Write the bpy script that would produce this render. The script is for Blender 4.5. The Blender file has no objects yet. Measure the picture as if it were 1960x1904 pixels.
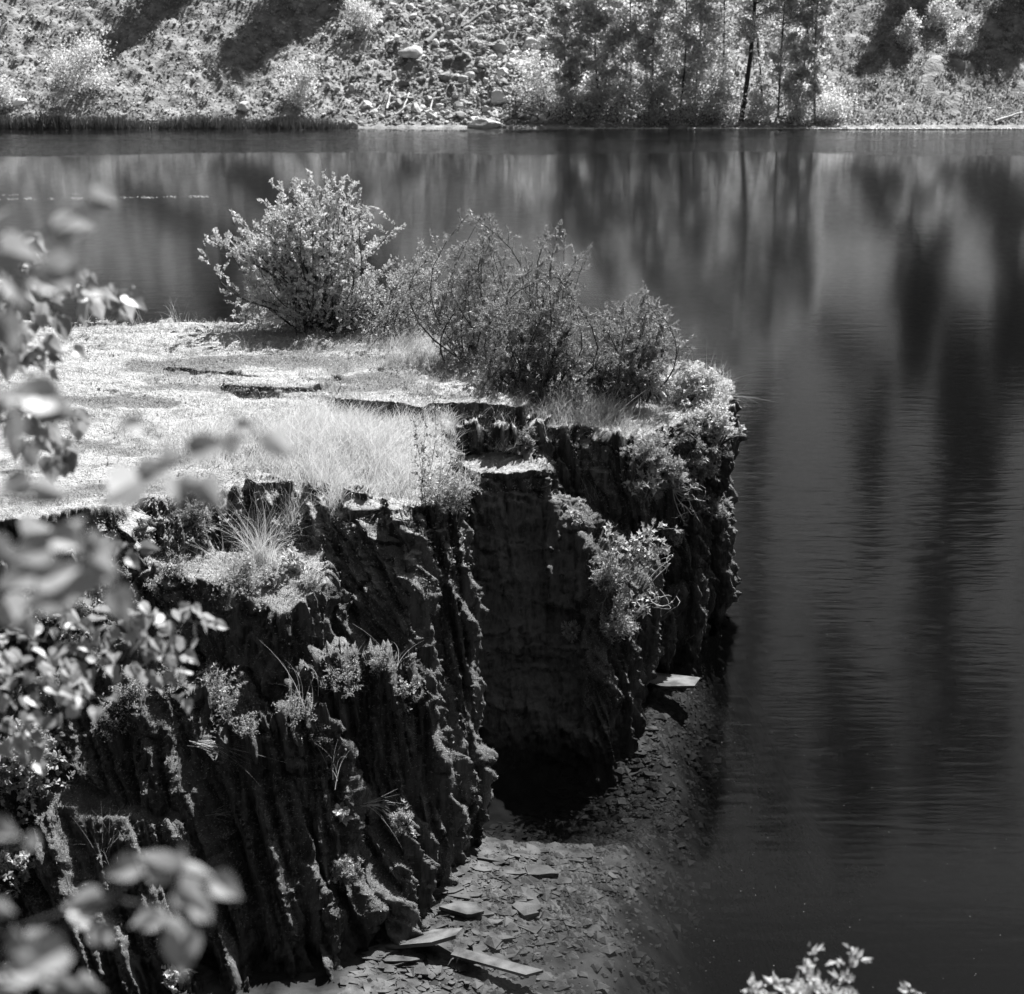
import bpy, math, random
import numpy as np
from mathutils import Vector
from mathutils.bvhtree import BVHTree
random.seed(7)
R = np.random.default_rng(11)
SC = bpy.context.scene
COL = SC.collection
# ------------------------------------------------------------------ camera
F = 3300.0; H = 7.7; PITCH = math.atan(1046 / 3300)          # focal length in pixels of a 1960 wide frame
cd = bpy.data.cameras.new('camera'); cam = bpy.data.objects.new('camera', cd); COL.objects.link(cam)
cam.location = (0, 0, H); cam.rotation_euler = (math.pi / 2 - PITCH, 0, 0)
cd.sensor_width = 36; cd.lens = 36 * F / 1960; cd.clip_start = 0.05; cd.clip_end = 2000
cd.dof.use_dof = True; cd.dof.focus_distance = 16.2; cd.dof.aperture_fstop = 4.0
SC.camera = cam
# ------------------------------------------------------------------ sky, sun, exposure
SUN_EL = math.radians(57); SUN_AZ = math.radians(34)          # azimuth from +Y, sun stands behind the scene
w = bpy.data.worlds.new('World'); SC.world = w; w.use_nodes = True
nt = w.node_tree; nt.nodes.clear()
sky = nt.nodes.new('ShaderNodeTexSky'); sky.sky_type = 'NISHITA'; sky.sun_disc = False
sky.sun_elevation = SUN_EL; sky.sun_rotation = SUN_AZ; sky.air_density = 1.0; sky.dust_density = 1.0
sep = nt.nodes.new('ShaderNodeSeparateColor'); nt.links.new(sky.outputs[0], sep.inputs[0])   # black and white film behind a red filter: a dark sky
bgn = nt.nodes.new('ShaderNodeBackground'); bgn.inputs[1].default_value = 0.05
nt.links.new(sep.outputs[0], bgn.inputs[0])
wo = nt.nodes.new('ShaderNodeOutputWorld'); nt.links.new(bgn.outputs[0], wo.inputs[0])
sd = bpy.data.lights.new('sun', 'SUN'); sd.energy = 5.0; sd.angle = math.radians(0.5); sd.color = (1, 1, 1)
sun = bpy.data.objects.new('sun', sd); COL.objects.link(sun)
S = Vector((math.sin(SUN_AZ) * math.cos(SUN_EL), math.cos(SUN_AZ) * math.cos(SUN_EL), math.sin(SUN_EL)))
sun.rotation_euler = S.to_track_quat('Z', 'Y').to_euler(); sun.location = (0, 0, 60)
SC.view_settings.view_transform = 'Standard'; SC.view_settings.look = 'None'
SC.view_settings.exposure = 1.4; SC.view_settings.gamma = 1
cy = SC.cycles
cy.use_denoising = True; cy.max_bounces = 6; cy.diffuse_bounces = 4; cy.glossy_bounces = 3
cy.transmission_bounces = 3; cy.transparent_max_bounces = 10; cy.volume_bounces = 0
cy.caustics_reflective = False; cy.caustics_refractive = False; cy.sample_clamp_indirect = 4

# ------------------------------------------------------------------ helpers
cP, sP = math.cos(PITCH), math.sin(PITCH)
def ray(u, v):
    dx = (u - 980) / F; dy = (952 - v) / F
    return np.array([dx, cP + dy * sP, -sP + dy * cP])
def at_depth(u, v, d): return np.array([0, 0, H]) + ray(u, v) * d
def at_z(u, v, z): r = ray(u, v); return np.array([0, 0, H]) + r * ((z - H) / r[2])
def tag(o, label=None, cat=None, group=None, kind=None):
    if label: o['label'] = label
    if cat: o['category'] = cat
    if group: o['group'] = group
    if kind: o['kind'] = kind
    return o
def empty(name, loc=(0, 0, 0), label=None, cat=None, group=None):
    o = bpy.data.objects.new(name, None); COL.objects.link(o); o.location = loc; o.empty_display_size = .1
    return tag(o, label, cat, group)
def mesh(name, V, Fs, m=None, parent=None, smooth=False):
    """V (n,3); Fs list of (k,3|4) index arrays"""
    V = np.asarray(V, dtype=np.float32)
    if parent is not None: V = V - np.array(parent.location, dtype=np.float32)
    Fs = [np.asarray(f, dtype=np.int32) for f in Fs if len(f)]
    me = bpy.data.meshes.new(name); me.vertices.add(len(V)); me.vertices.foreach_set('co', V.ravel())
    idx = np.concatenate([f.ravel() for f in Fs]); tot = np.concatenate([np.full(len(f), f.shape[1], np.int32) for f in Fs])
    me.loops.add(len(idx)); me.loops.foreach_set('vertex_index', idx)
    me.polygons.add(len(tot)); me.polygons.foreach_set('loop_start', np.concatenate([[0], np.cumsum(tot)[:-1]]).astype(np.int32))
    me.polygons.foreach_set('loop_total', tot)
    me.polygons.foreach_set('use_smooth', np.full(len(tot), smooth))
    me.update(calc_edges=True); me.validate()
    if m: me.materials.append(m)
    o = bpy.data.objects.new(name, me); COL.objects.link(o)
    if parent is not None: o.parent = parent
    return o
class MB:
    def __init__(s): s.V = []; s.F3 = []; s.F4 = []; s.n = 0
    def add(s, V, f3=None, f4=None):
        V = np.asarray(V, float).reshape(-1, 3)
        if f3 is not None and len(f3): s.F3.append(np.asarray(f3) + s.n)
        if f4 is not None and len(f4): s.F4.append(np.asarray(f4) + s.n)
        s.V.append(V); s.n += len(V)
    def tube(s, P, rad, k=5):
        P = np.asarray(P, float); n = len(P); rad = np.broadcast_to(rad, (n,)).astype(float)
        T = np.gradient(P, axis=0); T /= np.linalg.norm(T, axis=1, keepdims=True) + 1e-9
        a = np.array([0, 0, 1.]) if abs(T[0][2]) < .9 else np.array([1., 0, 0])
        A = np.cross(T, a); A /= np.linalg.norm(A, axis=1, keepdims=True) + 1e-9; B = np.cross(T, A)
        th = np.arange(k) / k * 2 * math.pi
        V = P[:, None] + (A[:, None] * np.cos(th)[None, :, None] + B[:, None] * np.sin(th)[None, :, None]) * rad[:, None, None]
        i = np.arange(n - 1)[:, None] * k; j = np.arange(k)[None]; j2 = (j + 1) % k
        q = np.stack([i + j, i + j2, i + k + j2, i + k + j], -1).reshape(-1, 4)
        f3 = [[(n - 1) * k, (n - 1) * k + b, (n - 1) * k + b + 1] for b in range(1, k - 1)]
        s.add(V.reshape(-1, 3), f3, q)
    def build(s, name, m=None, parent=None, smooth=False):
        fs = []
        if s.F3: fs.append(np.concatenate(s.F3))
        if s.F4: fs.append(np.concatenate(s.F4))
        return mesh(name, np.concatenate(s.V), fs, m, parent, smooth)
# gradient noise
_perm = np.random.default_rng(3).permutation(512).astype(np.int32); _perm = np.concatenate([_perm, _perm, _perm])
_g = np.random.default_rng(4).normal(size=(512, 3)); _g /= np.linalg.norm(_g, axis=1, keepdims=True); _g *= 1.6
def noise(p, sc=(1, 1, 1), off=0.0):
    p = np.asarray(p, float) * np.asarray(sc, float) + off * 17.31 + 100.0
    out = np.empty(len(p))
    for a in range(0, len(p), 200000):
        q = p[a:a + 200000]; i = np.floor(q).astype(np.int32); f = q - i; i &= 511; u = f * f * f * (f * (f * 6 - 15) + 10)
        r = np.zeros(len(q))
        for dx in (0, 1):
            wx = u[:, 0] if dx else 1 - u[:, 0]
            for dy in (0, 1):
                wy = u[:, 1] if dy else 1 - u[:, 1]
                for dz in (0, 1):
                    wz = u[:, 2] if dz else 1 - u[:, 2]
                    h = _perm[_perm[_perm[(i[:, 0] + dx) & 511] + i[:, 1] + dy & 511] + i[:, 2] + dz & 511]
                    g = _g[h]
                    r += wx * wy * wz * (g[:, 0] * (f[:, 0] - dx) + g[:, 1] * (f[:, 1] - dy) + g[:, 2] * (f[:, 2] - dz))
        out[a:a + 200000] = r
    return out
def fbm(p, s, o=3, off=0):
    r = 0; a = 1
    for k in range(o): r = r + a * noise(p, np.asarray(s) * 2.03 ** k, off + k * 3.7); a *= .5
    return r
def ridge(p, s, off=0): return 1 - 2.2 * np.abs(noise(p, s, off))
def sstep(a, b, x): t = np.clip((x - a) / (b - a), 0, 1); return t * t * (3 - 2 * t)
def unit(v): return v / (np.linalg.norm(v, axis=-1, keepdims=True) + 1e-9)
# leaf templates: x = width, y = length, z = fold
def T_leaf(w=.6, fold=.12):
    V = np.array([[0, 0, 0], [w / 2, .38, fold], [0, 1, -.05], [-w / 2, .38, fold]]); return V, np.array([[0, 1, 2], [0, 2, 3]]), None
def T_blade(w=.12):
    V = np.array([[-w / 2, 0, 0], [w / 2, 0, 0], [0, 1, .1]]); return V, np.array([[0, 1, 2]]), None
def T_heart(w=.86, fold=.1):
    pts = [(0, .04, 0), (.3, -.03, 1), (.48, .16, 1.2), (.5, .36, 1.2), (.36, .62, 1), (.16, .85, .5), (0, 1.12, 0)]
    right = [(x * w, y, z * fold + .10 * math.sin(y * 3)) for x, y, z in pts]; left = [(-x * w, y, z * fold + .10 * math.sin(y * 3)) for x, y, z in pts[1:-1]]
    V = np.array(right + left + [(0, .4, .03)]); c = len(V) - 1
    rim = list(range(7)) + list(range(11, 6, -1))
    f = [[c, rim[i], rim[(i + 1) % 12]] for i in range(12)]
    return V, np.array(f), None
def T_lobed():
    V = [(0, 0, 0)]; lob = [(-150, .45), (-120, .3), (-70, .75), (-45, .42), (0, 1.1), (45, .42), (70, .75), (120, .3), (150, .45)]
    for a, r in lob:
        a = math.radians(a); V.append((math.sin(a) * r * .6, .35 + math.cos(a) * r * .6, .08 * r))
    V.append((0, .35, 0)); c = len(V) - 1
    f = [[c, i, i + 1] for i in range(1, 9)] + [[c, 9, 0], [c, 0, 1]]
    return np.array(V), np.array(f), None
def scatter(mb, tpl, P, D, N, size):
    """place template at P with length axis D, approx normal N, size per item"""
    TV, T3, T4 = tpl; n = len(P)
    if n == 0: return
    D = unit(np.asarray(D, float)); X = unit(np.cross(D, N)); Z = np.cross(X, D)
    size = np.broadcast_to(size, (n,))[:, None, None]
    V = (P[:, None] + size * (TV[None, :, 0:1] * X[:, None] + TV[None, :, 1:2] * D[:, None] + TV[None, :, 2:3] * Z[:, None]))
    k = len(TV); o = (np.arange(n) * k)[:, None, None]
    mb.add(V.reshape(-1, 3), (T3[None] + o).reshape(-1, 3) if T3 is not None else None, (T4[None] + o).reshape(-1, 4) if T4 is not None else None)
def rdir(n, up=0.0):
    d = R.normal(size=(n, 3)); d = unit(d); d[:, 2] += up; return unit(d)
# ------------------------------------------------------------------ materials (everything is neutral grey: the photograph is monochrome)
def newmat(name):
    m = bpy.data.materials.new(name); m.use_nodes = True; m.node_tree.nodes.clear(); return m, m.node_tree.nodes, m.node_tree.links
def g4(v): return (v, v, v, 1)
def surf(name, c1, c2, scale=8, rough=.8, bump=.3, bscale=40, bdist=.02, spec=.3, stretch=(1, 1, 1), lo=.35, hi=.65):
    m, N, L = newmat(name); o = N.new('ShaderNodeOutputMaterial'); b = N.new('ShaderNodeBsdfPrincipled'); L.new(b.outputs[0], o.inputs[0])
    tc = N.new('ShaderNodeNewGeometry'); mp = N.new('ShaderNodeMapping'); mp.inputs['Scale'].default_value = stretch; L.new(tc.outputs['Position'], mp.inputs[0])
    n1 = N.new('ShaderNodeTexNoise'); n1.inputs['Scale'].default_value = scale; n1.inputs['Detail'].default_value = 6; L.new(mp.outputs[0], n1.inputs[0])
    r = N.new('ShaderNodeValToRGB'); r.color_ramp.elements[0].color = g4(c1); r.color_ramp.elements[1].color = g4(c2); r.color_ramp.elements[0].position = lo; r.color_ramp.elements[1].position = hi
    L.new(n1.outputs[0], r.inputs[0]); L.new(r.outputs[0], b.inputs['Base Color'])
    b.inputs['Roughness'].default_value = rough; b.inputs['Specular IOR Level'].default_value = spec
    n2 = N.new('ShaderNodeTexNoise'); n2.inputs['Scale'].default_value = bscale; n2.inputs['Detail'].default_value = 5; L.new(mp.outputs[0], n2.inputs[0])
    bp = N.new('ShaderNodeBump'); bp.inputs['Strength'].default_value = bump; bp.inputs['Distance'].default_value = bdist
    L.new(n2.outputs[0], bp.inputs['Height']); L.new(bp.outputs[0], b.inputs['Normal'])
    return m
def leafmat(name, c1, c2, trans=.35, rough=.45, spec=.4, nscale=6):
    m, N, L = newmat(name); o = N.new('ShaderNodeOutputMaterial'); b = N.new('ShaderNodeBsdfPrincipled')
    geo = N.new('ShaderNodeNewGeometry')
    n = N.new('ShaderNodeTexNoise'); n.inputs['Scale'].default_value = nscale; L.new(geo.outputs['Position'], n.inputs[0])
    r = N.new('ShaderNodeMix'); r.data_type = 'FLOAT'; r.inputs[2].default_value = c1; r.inputs[3].default_value = c2
    # each leaf is its own mesh island with its own tone
    ad = N.new('ShaderNodeMath'); ad.operation = 'MULTIPLY_ADD'; L.new(geo.outputs['Random Per Island'], ad.inputs[0]); ad.inputs[1].default_value = .7; 
    sb = N.new('ShaderNodeMath'); sb.operation = 'MULTIPLY'; sb.inputs[1].default_value = .3; L.new(n.outputs[0], sb.inputs[0]); L.new(sb.outputs[0], ad.inputs[2])
    L.new(ad.outputs[0], r.inputs[0]); L.new(r.outputs[0], b.inputs['Base Color'])
    b.inputs['Roughness'].default_value = rough; b.inputs['Specular IOR Level'].default_value = spec
    t = N.new('ShaderNodeBsdfTranslucent'); L.new(r.outputs[0], t.inputs[0])
    mx = N.new('ShaderNodeMixShader'); mx.inputs[0].default_value = trans; L.new(b.outputs[0], mx.inputs[1]); L.new(t.outputs[0], mx.inputs[2]); L.new(mx.outputs[0], o.inputs[0])
    return m
def rockmat():
    m, N, L = newmat('slate_rock'); o = N.new('ShaderNodeOutputMaterial'); b = N.new('ShaderNodeBsdfPrincipled'); L.new(b.outputs[0], o.inputs[0])
    geo = N.new('ShaderNodeNewGeometry')
    def nz(scale, stretch=(1, 1, 1), det=6, rough=.6):
        mp = N.new('ShaderNodeMapping'); mp.inputs['Scale'].default_value = stretch; L.new(geo.outputs['Position'], mp.inputs[0])
        n = N.new('ShaderNodeTexNoise'); n.inputs['Scale'].default_value = scale; n.inputs['Detail'].default_value = det; n.inputs['Roughness'].default_value = rough; L.new(mp.outputs[0], n.inputs[0]); return n.outputs[0]
    def ramp(x, a, va, c, vc):
        r = N.new('ShaderNodeMapRange'); r.clamp = True; L.new(x, r.inputs[0]); r.inputs[1].default_value = a; r.inputs[2].default_value = c; r.inputs[3].default_value = va; r.inputs[4].default_value = vc; return r.outputs[0]
    def mix(f, a, c):
        x = N.new('ShaderNodeMix'); x.data_type = 'FLOAT'; L.new(f, x.inputs[0])
        for i, q in ((2, a), (3, c)):
            if isinstance(q, float): x.inputs[i].default_value = q
            else: L.new(q, x.inputs[i])
        return x.outputs[0]
    def mul(a, c):
        x = N.new('ShaderNodeMath'); x.operation = 'MULTIPLY'; L.new(a, x.inputs[0])
        if isinstance(c, float): x.inputs[1].default_value = c
        else: L.new(c, x.inputs[1])
        return x.outputs[0]
    sx = N.new('ShaderNodeSeparateXYZ'); L.new(geo.outputs['Normal'], sx.inputs[0]); px = N.new('ShaderNodeSeparateXYZ'); L.new(geo.outputs['Position'], px.inputs[0])
    streak = nz(3.5, (4, 4, .35)); fine = nz(30, (1, 1, .5)); blot = nz(2.2); lich = nz(9, det=8, rough=.75)
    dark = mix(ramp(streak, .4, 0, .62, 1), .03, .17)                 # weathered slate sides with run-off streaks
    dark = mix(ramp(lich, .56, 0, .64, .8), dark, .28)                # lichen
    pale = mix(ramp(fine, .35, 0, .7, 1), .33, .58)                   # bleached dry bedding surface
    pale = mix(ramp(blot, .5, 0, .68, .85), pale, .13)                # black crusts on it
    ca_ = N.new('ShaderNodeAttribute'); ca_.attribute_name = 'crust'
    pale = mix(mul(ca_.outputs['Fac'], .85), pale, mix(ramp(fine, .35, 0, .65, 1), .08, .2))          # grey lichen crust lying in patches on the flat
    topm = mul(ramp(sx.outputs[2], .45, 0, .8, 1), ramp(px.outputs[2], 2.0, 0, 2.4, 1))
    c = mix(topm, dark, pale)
    moss = mul(ramp(sx.outputs[2], .0, .12, .65, 1), mul(ramp(px.outputs[2], 1.9, 1, 2.6, 0), ramp(nz(1.7), .36, 0, .5, 1)))
    c = mix(moss, c, mix(fine, .05, .26))
    L.new(c, b.inputs['Base Color']); b.inputs['Roughness'].default_value = .75; b.inputs['Specular IOR Level'].default_value = .25
    h = N.new('ShaderNodeMath'); h.operation = 'ADD'; L.new(mul(nz(38, (1, 1, .3), 5), 1.3), h.inputs[0]); L.new(mul(nz(130, det=3), .6), h.inputs[1])
    bp = N.new('ShaderNodeBump'); bp.inputs['Strength'].default_value = 1; bp.inputs['Distance'].default_value = .035; L.new(h.outputs[0], bp.inputs['Height']); L.new(bp.outputs[0], b.inputs['Normal'])
    return m
M = {}
M['rock'] = rockmat()
M['slate'] = surf('slate_plate', .03, .13, 6, .7, .4, 60, .01, .3)
M['bed'] = surf('lake_bed', .02, .11, 3.5, .9, .25, 60, .02, .1, lo=.3, hi=.75)
M['bark'] = surf('bark', .03, .08, 30, .9, .5, 60, .01)
M['palebark'] = surf('pale_bark', .12, .3, 20, .8, .4, 50, .01)
M['deadwood'] = surf('bleached_wood', .35, .6, 10, .8, .4, 40, .01)
M['leaf'] = leafmat('broad_leaf', .24, .62, .35)
M['bright'] = leafmat('bright_leaf', .42, .78, .35)
M['front'] = leafmat('front_leaf', .18, .62, .4, .4, .5)
M['needle'] = leafmat('juniper_needle', .16, .44, .35)
M['far'] = leafmat('far_leaf', .32, .90, .6, nscale=.6)
M['fardark'] = leafmat('far_needle', .07, .22, .35, nscale=.5)
M['grass'] = leafmat('dry_grass', .45, .8, .35, .6, .2)
M['green'] = leafmat('green_grass', .22, .5, .35, .6, .3)
M['moss'] = leafmat('moss', .12, .58, .25, .8, .1)
M['reed'] = leafmat('reed', .05, .16, .2)
M['talus'] = surf('talus_ground', .12, .31, 1.6, .95, .7, 6, .15, .1)
M['stone'] = surf('talus_stone', .17, .52, .9, .9, .4, 14, .03, .15)
M['boulder'] = surf('pale_boulder', .34, .62, 1.5, .9, .4, 9, .04, .15)
M['bank'] = surf('bank_rock', .015, .04, 2, .9, .5, 10, .08)  # near black to cut light bounced onto the cliff
M['wood_floor'] = surf('wooded_slope', .025, .06, 1, .9, .5, 3, .2)
# ------------------------------------------------------------------ water
def water():
    m, N, L = newmat('lake_water'); o = N.new('ShaderNodeOutputMaterial')
    geo = N.new('ShaderNodeNewGeometry'); sx = N.new('ShaderNodeSeparateXYZ'); L.new(geo.outputs['Position'], sx.inputs[0])
    def math_(op, a, c=None, cl=False):
        x = N.new('ShaderNodeMath'); x.operation = op; x.use_clamp = cl
        for i, q in enumerate((a, c)):
            if q is None: continue
            if isinstance(q, (int, float)): x.inputs[i].default_value = q
            else: L.new(q, x.inputs[i])
        return x.outputs[0]
    def nz(scale, st, det=3, rot=0, dist=0):
        mp = N.new('ShaderNodeMapping'); mp.inputs['Scale'].default_value = st; mp.inputs['Rotation'].default_value = (0, 0, rot); L.new(geo.outputs['Position'], mp.inputs[0])
        n = N.new('ShaderNodeTexNoise'); n.inputs['Scale'].default_value = scale; n.inputs['Detail'].default_value = det; n.inputs['Distortion'].default_value = dist; L.new(mp.outputs[0], n.inputs[0]); return n.outputs[0]
    def mr(x, a, va, c, vc):
        r = N.new('ShaderNodeMapRange'); r.interpolation_type = 'SMOOTHSTEP'; L.new(x, r.inputs[0])
        for i, q in enumerate((a, c, va, vc)): r.inputs[i + 1].default_value = q
        return r.outputs[0]
    # small ripples (long crested across the view), stronger off the point, weak near the camera and on the calm strip
    r1 = nz(5.5, (.22, 1, 1), 2, .10, .3); r2 = nz(2.2, (.3, 1, 1), 2, -.22, .5); r3 = nz(13, (.2, 1, 1), 1, .05)
    hsum = math_('SUBTRACT', math_('ADD', math_('MULTIPLY', r2, 1.3), math_('ADD', r1, math_('MULTIPLY', r3, .45))), 1.26)
    near = math_('MULTIPLY', mr(sx.outputs[1], 13, .5, 18, 2.4), mr(sx.outputs[1], 24, 1, 40, .4)); patch = mr(nz(.12, (.6, 1, 1), 2), .38, .45, .62, 1.0)
    yw = math_('ADD', sx.outputs[1], math_('MULTIPLY', math_('SUBTRACT', nz(.12, (1, .2, 1), 2), .5), 5))
    farcalm = mr(yw, 26, 1, 46, .5)
    band = math_('MULTIPLY', mr(yw, 69, 0, 70, 1), mr(yw, 77.3, 1, 78.2, 0))        # wind-ruffled strip under the far shore
    amp = math_('ADD', math_('MULTIPLY', math_('MULTIPLY', near, patch), farcalm), math_('MULTIPLY', band, 12))
    bp = N.new('ShaderNodeBump'); bp.inputs['Distance'].default_value = .0030; bp.inputs['Strength'].default_value = 1
    L.new(math_('MULTIPLY', hsum, amp), bp.inputs['Height'])
    dt = N.new('ShaderNodeVectorMath'); dt.operation = 'DOT_PRODUCT'; L.new(bp.outputs[0], dt.inputs[0]); L.new(geo.outputs['Incoming'], dt.inputs[1])
    ca = math_('SUBTRACT', 1.0, math_('ABSOLUTE', dt.outputs['Value']), True)
    frv = math_('ADD', math_('MULTIPLY', math_('POWER', ca, 5.0), .98), .02)          # Schlick, the same from above and below
    gl = N.new('ShaderNodeBsdfGlossy'); gl.inputs['Color'].default_value = g4(1.0); L.new(bp.outputs[0], gl.inputs['Normal'])
    gl.inputs['Roughness'].default_value = .10
    tr = N.new('ShaderNodeBsdfTransparent'); tr.inputs[0].default_value = g4(.97)
    mx = N.new('ShaderNodeMixShader'); L.new(frv, mx.inputs[0]); L.new(tr.outputs[0], mx.inputs[1]); L.new(gl.outputs[0], mx.inputs[2])
    L.new(mx.outputs[0], o.inputs[0])
    va = N.new('ShaderNodeVolumeAbsorption'); va.inputs[0].default_value = g4(0.0); va.inputs[1].default_value = 1.3; L.new(va.outputs[0], o.inputs[1])
    return m
M['water'] = water()
xs = (-90, 90); ys = (5.2, 82)
Vw = [(x, y, z) for z in (-7.5, 0) for y in ys for x in xs]
wt = mesh('water', Vw, [[(4, 5, 7, 6), (0, 2, 3, 1), (0, 1, 5, 4), (2, 6, 7, 3), (0, 4, 6, 2), (1, 3, 7, 5)]], M['water'])
tag(wt, kind='structure')
# ------------------------------------------------------------------ the rocky point
def prism(mb, top, foot, zf=-1.3):
    """top: (x,y,z) list counter-clockwise or clockwise; foot: (x,y) list"""
    top = np.array(top, float); foot = np.array([(a, b, zf) for a, b in foot]); n = len(top); assert len(foot) == n, (n, len(foot))
    a2 = sum(top[i][0] * top[(i + 1) % n][1] - top[(i + 1) % n][0] * top[i][1] for i in range(n))
    if a2 < 0: top = top[::-1]; foot = foot[::-1]
    mb.append((top, foot))
prs = []
def Z(l, z): return [(a, b, z) for a, b in l]
p0 = [(-16, 13.9), (-4.9, 14.27), (-3.5, 14.55), (-3.44, 15.2), (-2.77, 15.55), (-2.1, 15.85), (-1.7, 15.6), (-1.3, 15.3), (-.9, 14.95), (-.46, 15.05), (-.62, 16.4), (-.78, 17.6), (-.78, 18.85), (.15, 18.85), (.6, 19.2), (2.0, 19.7), (1.9, 20.3), (1.3, 20.75), (-1.2, 22.3), (-3.7, 23.0), (-5.2, 23.1), (-16, 22.9)]
f0 = [(-16, 10.4), (-4.9, 10.6), (-3.6, 10.6), (-3.4, 10.7), (-2.9, 10.6), (-1.9, 10.2), (-1.3, 10.4), (-.9, 11.1), (-.52, 12.5), (-.16, 13.65), (-.35, 16.2), (-.6, 17.2), (-.7, 18.6), (.15, 18.6), (.7, 19.1), (2.2, 19.6), (2.2, 20.8), (1.4, 21.2), (-1.2, 22.9), (-3.7, 23.8), (-5.2, 24), (-16, 24)]
prism(prs, Z(p0, 2.88), f0)
# slabs lying on the flat, one bedding step each
for pts, z in [([(310, 700), (420, 712), (620, 735), (640, 728), (900, 765), (1000, 768), (900, 735), (640, 690), (420, 668)], 2.925),
               ([(200, 745), (430, 745), (640, 764), (800, 775), (810, 766), (760, 745), (560, 735), (300, 735)], 2.91),
               ([(860, 770), (990, 782), (1000, 770), (930, 752), (840, 750)], 2.93),
               ([(-200, 1000), (100, 998), (240, 985), (235, 960), (100, 955), (-200, 945)], 2.94),
               ([(640, 762), (760, 770), (808, 780), (822, 771), (900, 770), (1000, 779), (1006, 768), (910, 744), (780, 738), (650, 744)], 2.985),
               ([(430, 736), (540, 742), (620, 746), (628, 736), (520, 722), (430, 722)], 2.97),
               ([(490, 925), (560, 918), (530, 905), (470, 905)], 2.97), ([(660, 935), (700, 945), (705, 930), (665, 925)], 2.95),
               ([(-200, 900), (330, 890), (500, 860), (420, 835), (100, 850), (-200, 850)], 2.905),
               ([(150, 660), (600, 655), (820, 690), (800, 650), (500, 632), (100, 640)], 2.91)]:
    P3 = [at_z(u, v, z) for u, v in pts]
    prism(prs, [tuple(p) for p in P3], [(p[0], p[1]) for p in P3], 2.5)
prism(prs, [(-.85, 18.15, 2.77), (.11, 17.92, 2.75), (.5, 18.7, 2.76), (0, 19.3, 2.78), (-.85, 19.3, 2.78)], [(-.8, 18.1), (.11, 17.9), (.5, 18.6), (0, 19.3), (-.8, 19.3)])
def PX(l): return [tuple(at_z(u, v, z)) for u, v, z in l]
prism(prs, PX([(838, 862, 2.52), (950, 862, 2.52), (1032, 884, 2.5), (1042, 905, 2.44), (965, 912, 2.42), (890, 906, 2.42), (842, 893, 2.46)]), [(-.9, 18.6), (.2, 18.4), (.9, 17.8), (.85, 16.2), (.2, 15.9), (-.3, 15.8), (-.75, 16.2)])
prism(prs, PX([(955, 922, 2.32), (1012, 918, 2.32), (1098, 955, 2.12), (1128, 1005, 1.88), (1118, 1050, 1.68), (1060, 1025, 1.82), (990, 965, 2.12)]), [(0, 17.6), (.6, 17.8), (1.0, 17.3), (1.0, 16.3), (.85, 15.75), (.45, 15.8), (-.05, 15.95)])
prism(prs, [(.1, 18.5, 2.72), (.45, 18.15, 2.7), (.75, 18.35, 2.72), (1.05, 18.05, 2.68), (1.42, 17.95, 2.66), (1.7, 18.35, 2.66), (2.05, 18.5, 2.66), (2.38, 18.75, 2.68), (2.5, 19.6, 2.72), (2.1, 20.2, 2.8), (.5, 19.6, 2.85)],
      [(.1, 17.2), (.5, 16.9), (.8, 16.8), (1.0, 16.9), (1.45, 17.7), (1.75, 18.15), (2.1, 18.45), (2.6, 19.7), (2.72, 20.5), (2.3, 21.2), (.5, 19.8)])
prism(prs, [(.6, 18.0, 1.9), (.72, 17.15, 1.8), (.98, 16.9, 1.55), (1.3, 16.95, 1.32), (1.42, 17.2, 1.3), (1.45, 18.0, 1.5)], [(.5, 18.0), (.8, 15.5), (1.05, 15.4), (1.25, 15.75), (1.38, 16.3), (1.5, 18.2)])
prism(prs, [(1.25, 18.2, 1.0), (1.4, 17.7, .8), (1.75, 17.9, .75), (2.05, 18.75, .9), (2.35, 19.5, 1.0), (1.9, 19.7, 1.1)], [(1.25, 18.4), (1.45, 18.1), (1.85, 18.3), (2.2, 19.0), (2.6, 20.0), (2.0, 20.4)])
# ledges of the near face
prism(prs, [(-3.75, 15.4, 2.5), (-3.2, 14.6, 2.42), (-2.6, 14.25, 2.35), (-1.95, 13.95, 2.2), (-1.72, 14.3, 2.3), (-1.75, 14.9, 2.4), (-2.0, 15.7, 2.5), (-3.0, 16, 2.5)], [(-3.75, 15.4), (-3.1, 13.7), (-2.5, 13.3), (-1.8, 13.2), (-1.4, 13.6), (-1.4, 14.9), (-2.0, 15.7), (-3.0, 16)])
def PX(l): return [tuple(at_z(u, v, z)) for u, v, z in l]
prism(prs, PX([(560, 1290, 1.9), (640, 1250, 2.08), (760, 1245, 2.08), (818, 1300, 1.85), (835, 1370, 1.5), (760, 1400, 1.38), (680, 1400, 1.35), (600, 1410, 1.35)]), [(-2.0, 14.3), (-1.3, 14.8), (-.6, 14.7), (-.2, 14.0), (-.55, 12.9), (-.9, 12.2), (-1.25, 12.0), (-1.7, 12.2)])
prism(prs, PX([(400, 1390, 1.7), (560, 1362, 1.74), (640, 1380, 1.7), (660, 1460, 1.3), (560, 1485, 1.2), (430, 1490, 1.2)]), [(-2.6, 13.6), (-1.7, 13.9), (-1.0, 13.4), (-.9, 11.6), (-1.6, 11.0), (-2.5, 11.1)])
prism(prs, PX([(80, 1300, 1.9), (300, 1285, 1.98), (400, 1325, 1.85), (430, 1430, 1.45), (300, 1485, 1.2), (150, 1490, 1.15)]), [(-4.2, 14.1), (-2.9, 14.4), (-2.2, 13.9), (-1.75, 11.6), (-2.7, 10.8), (-3.6, 10.7)])
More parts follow.
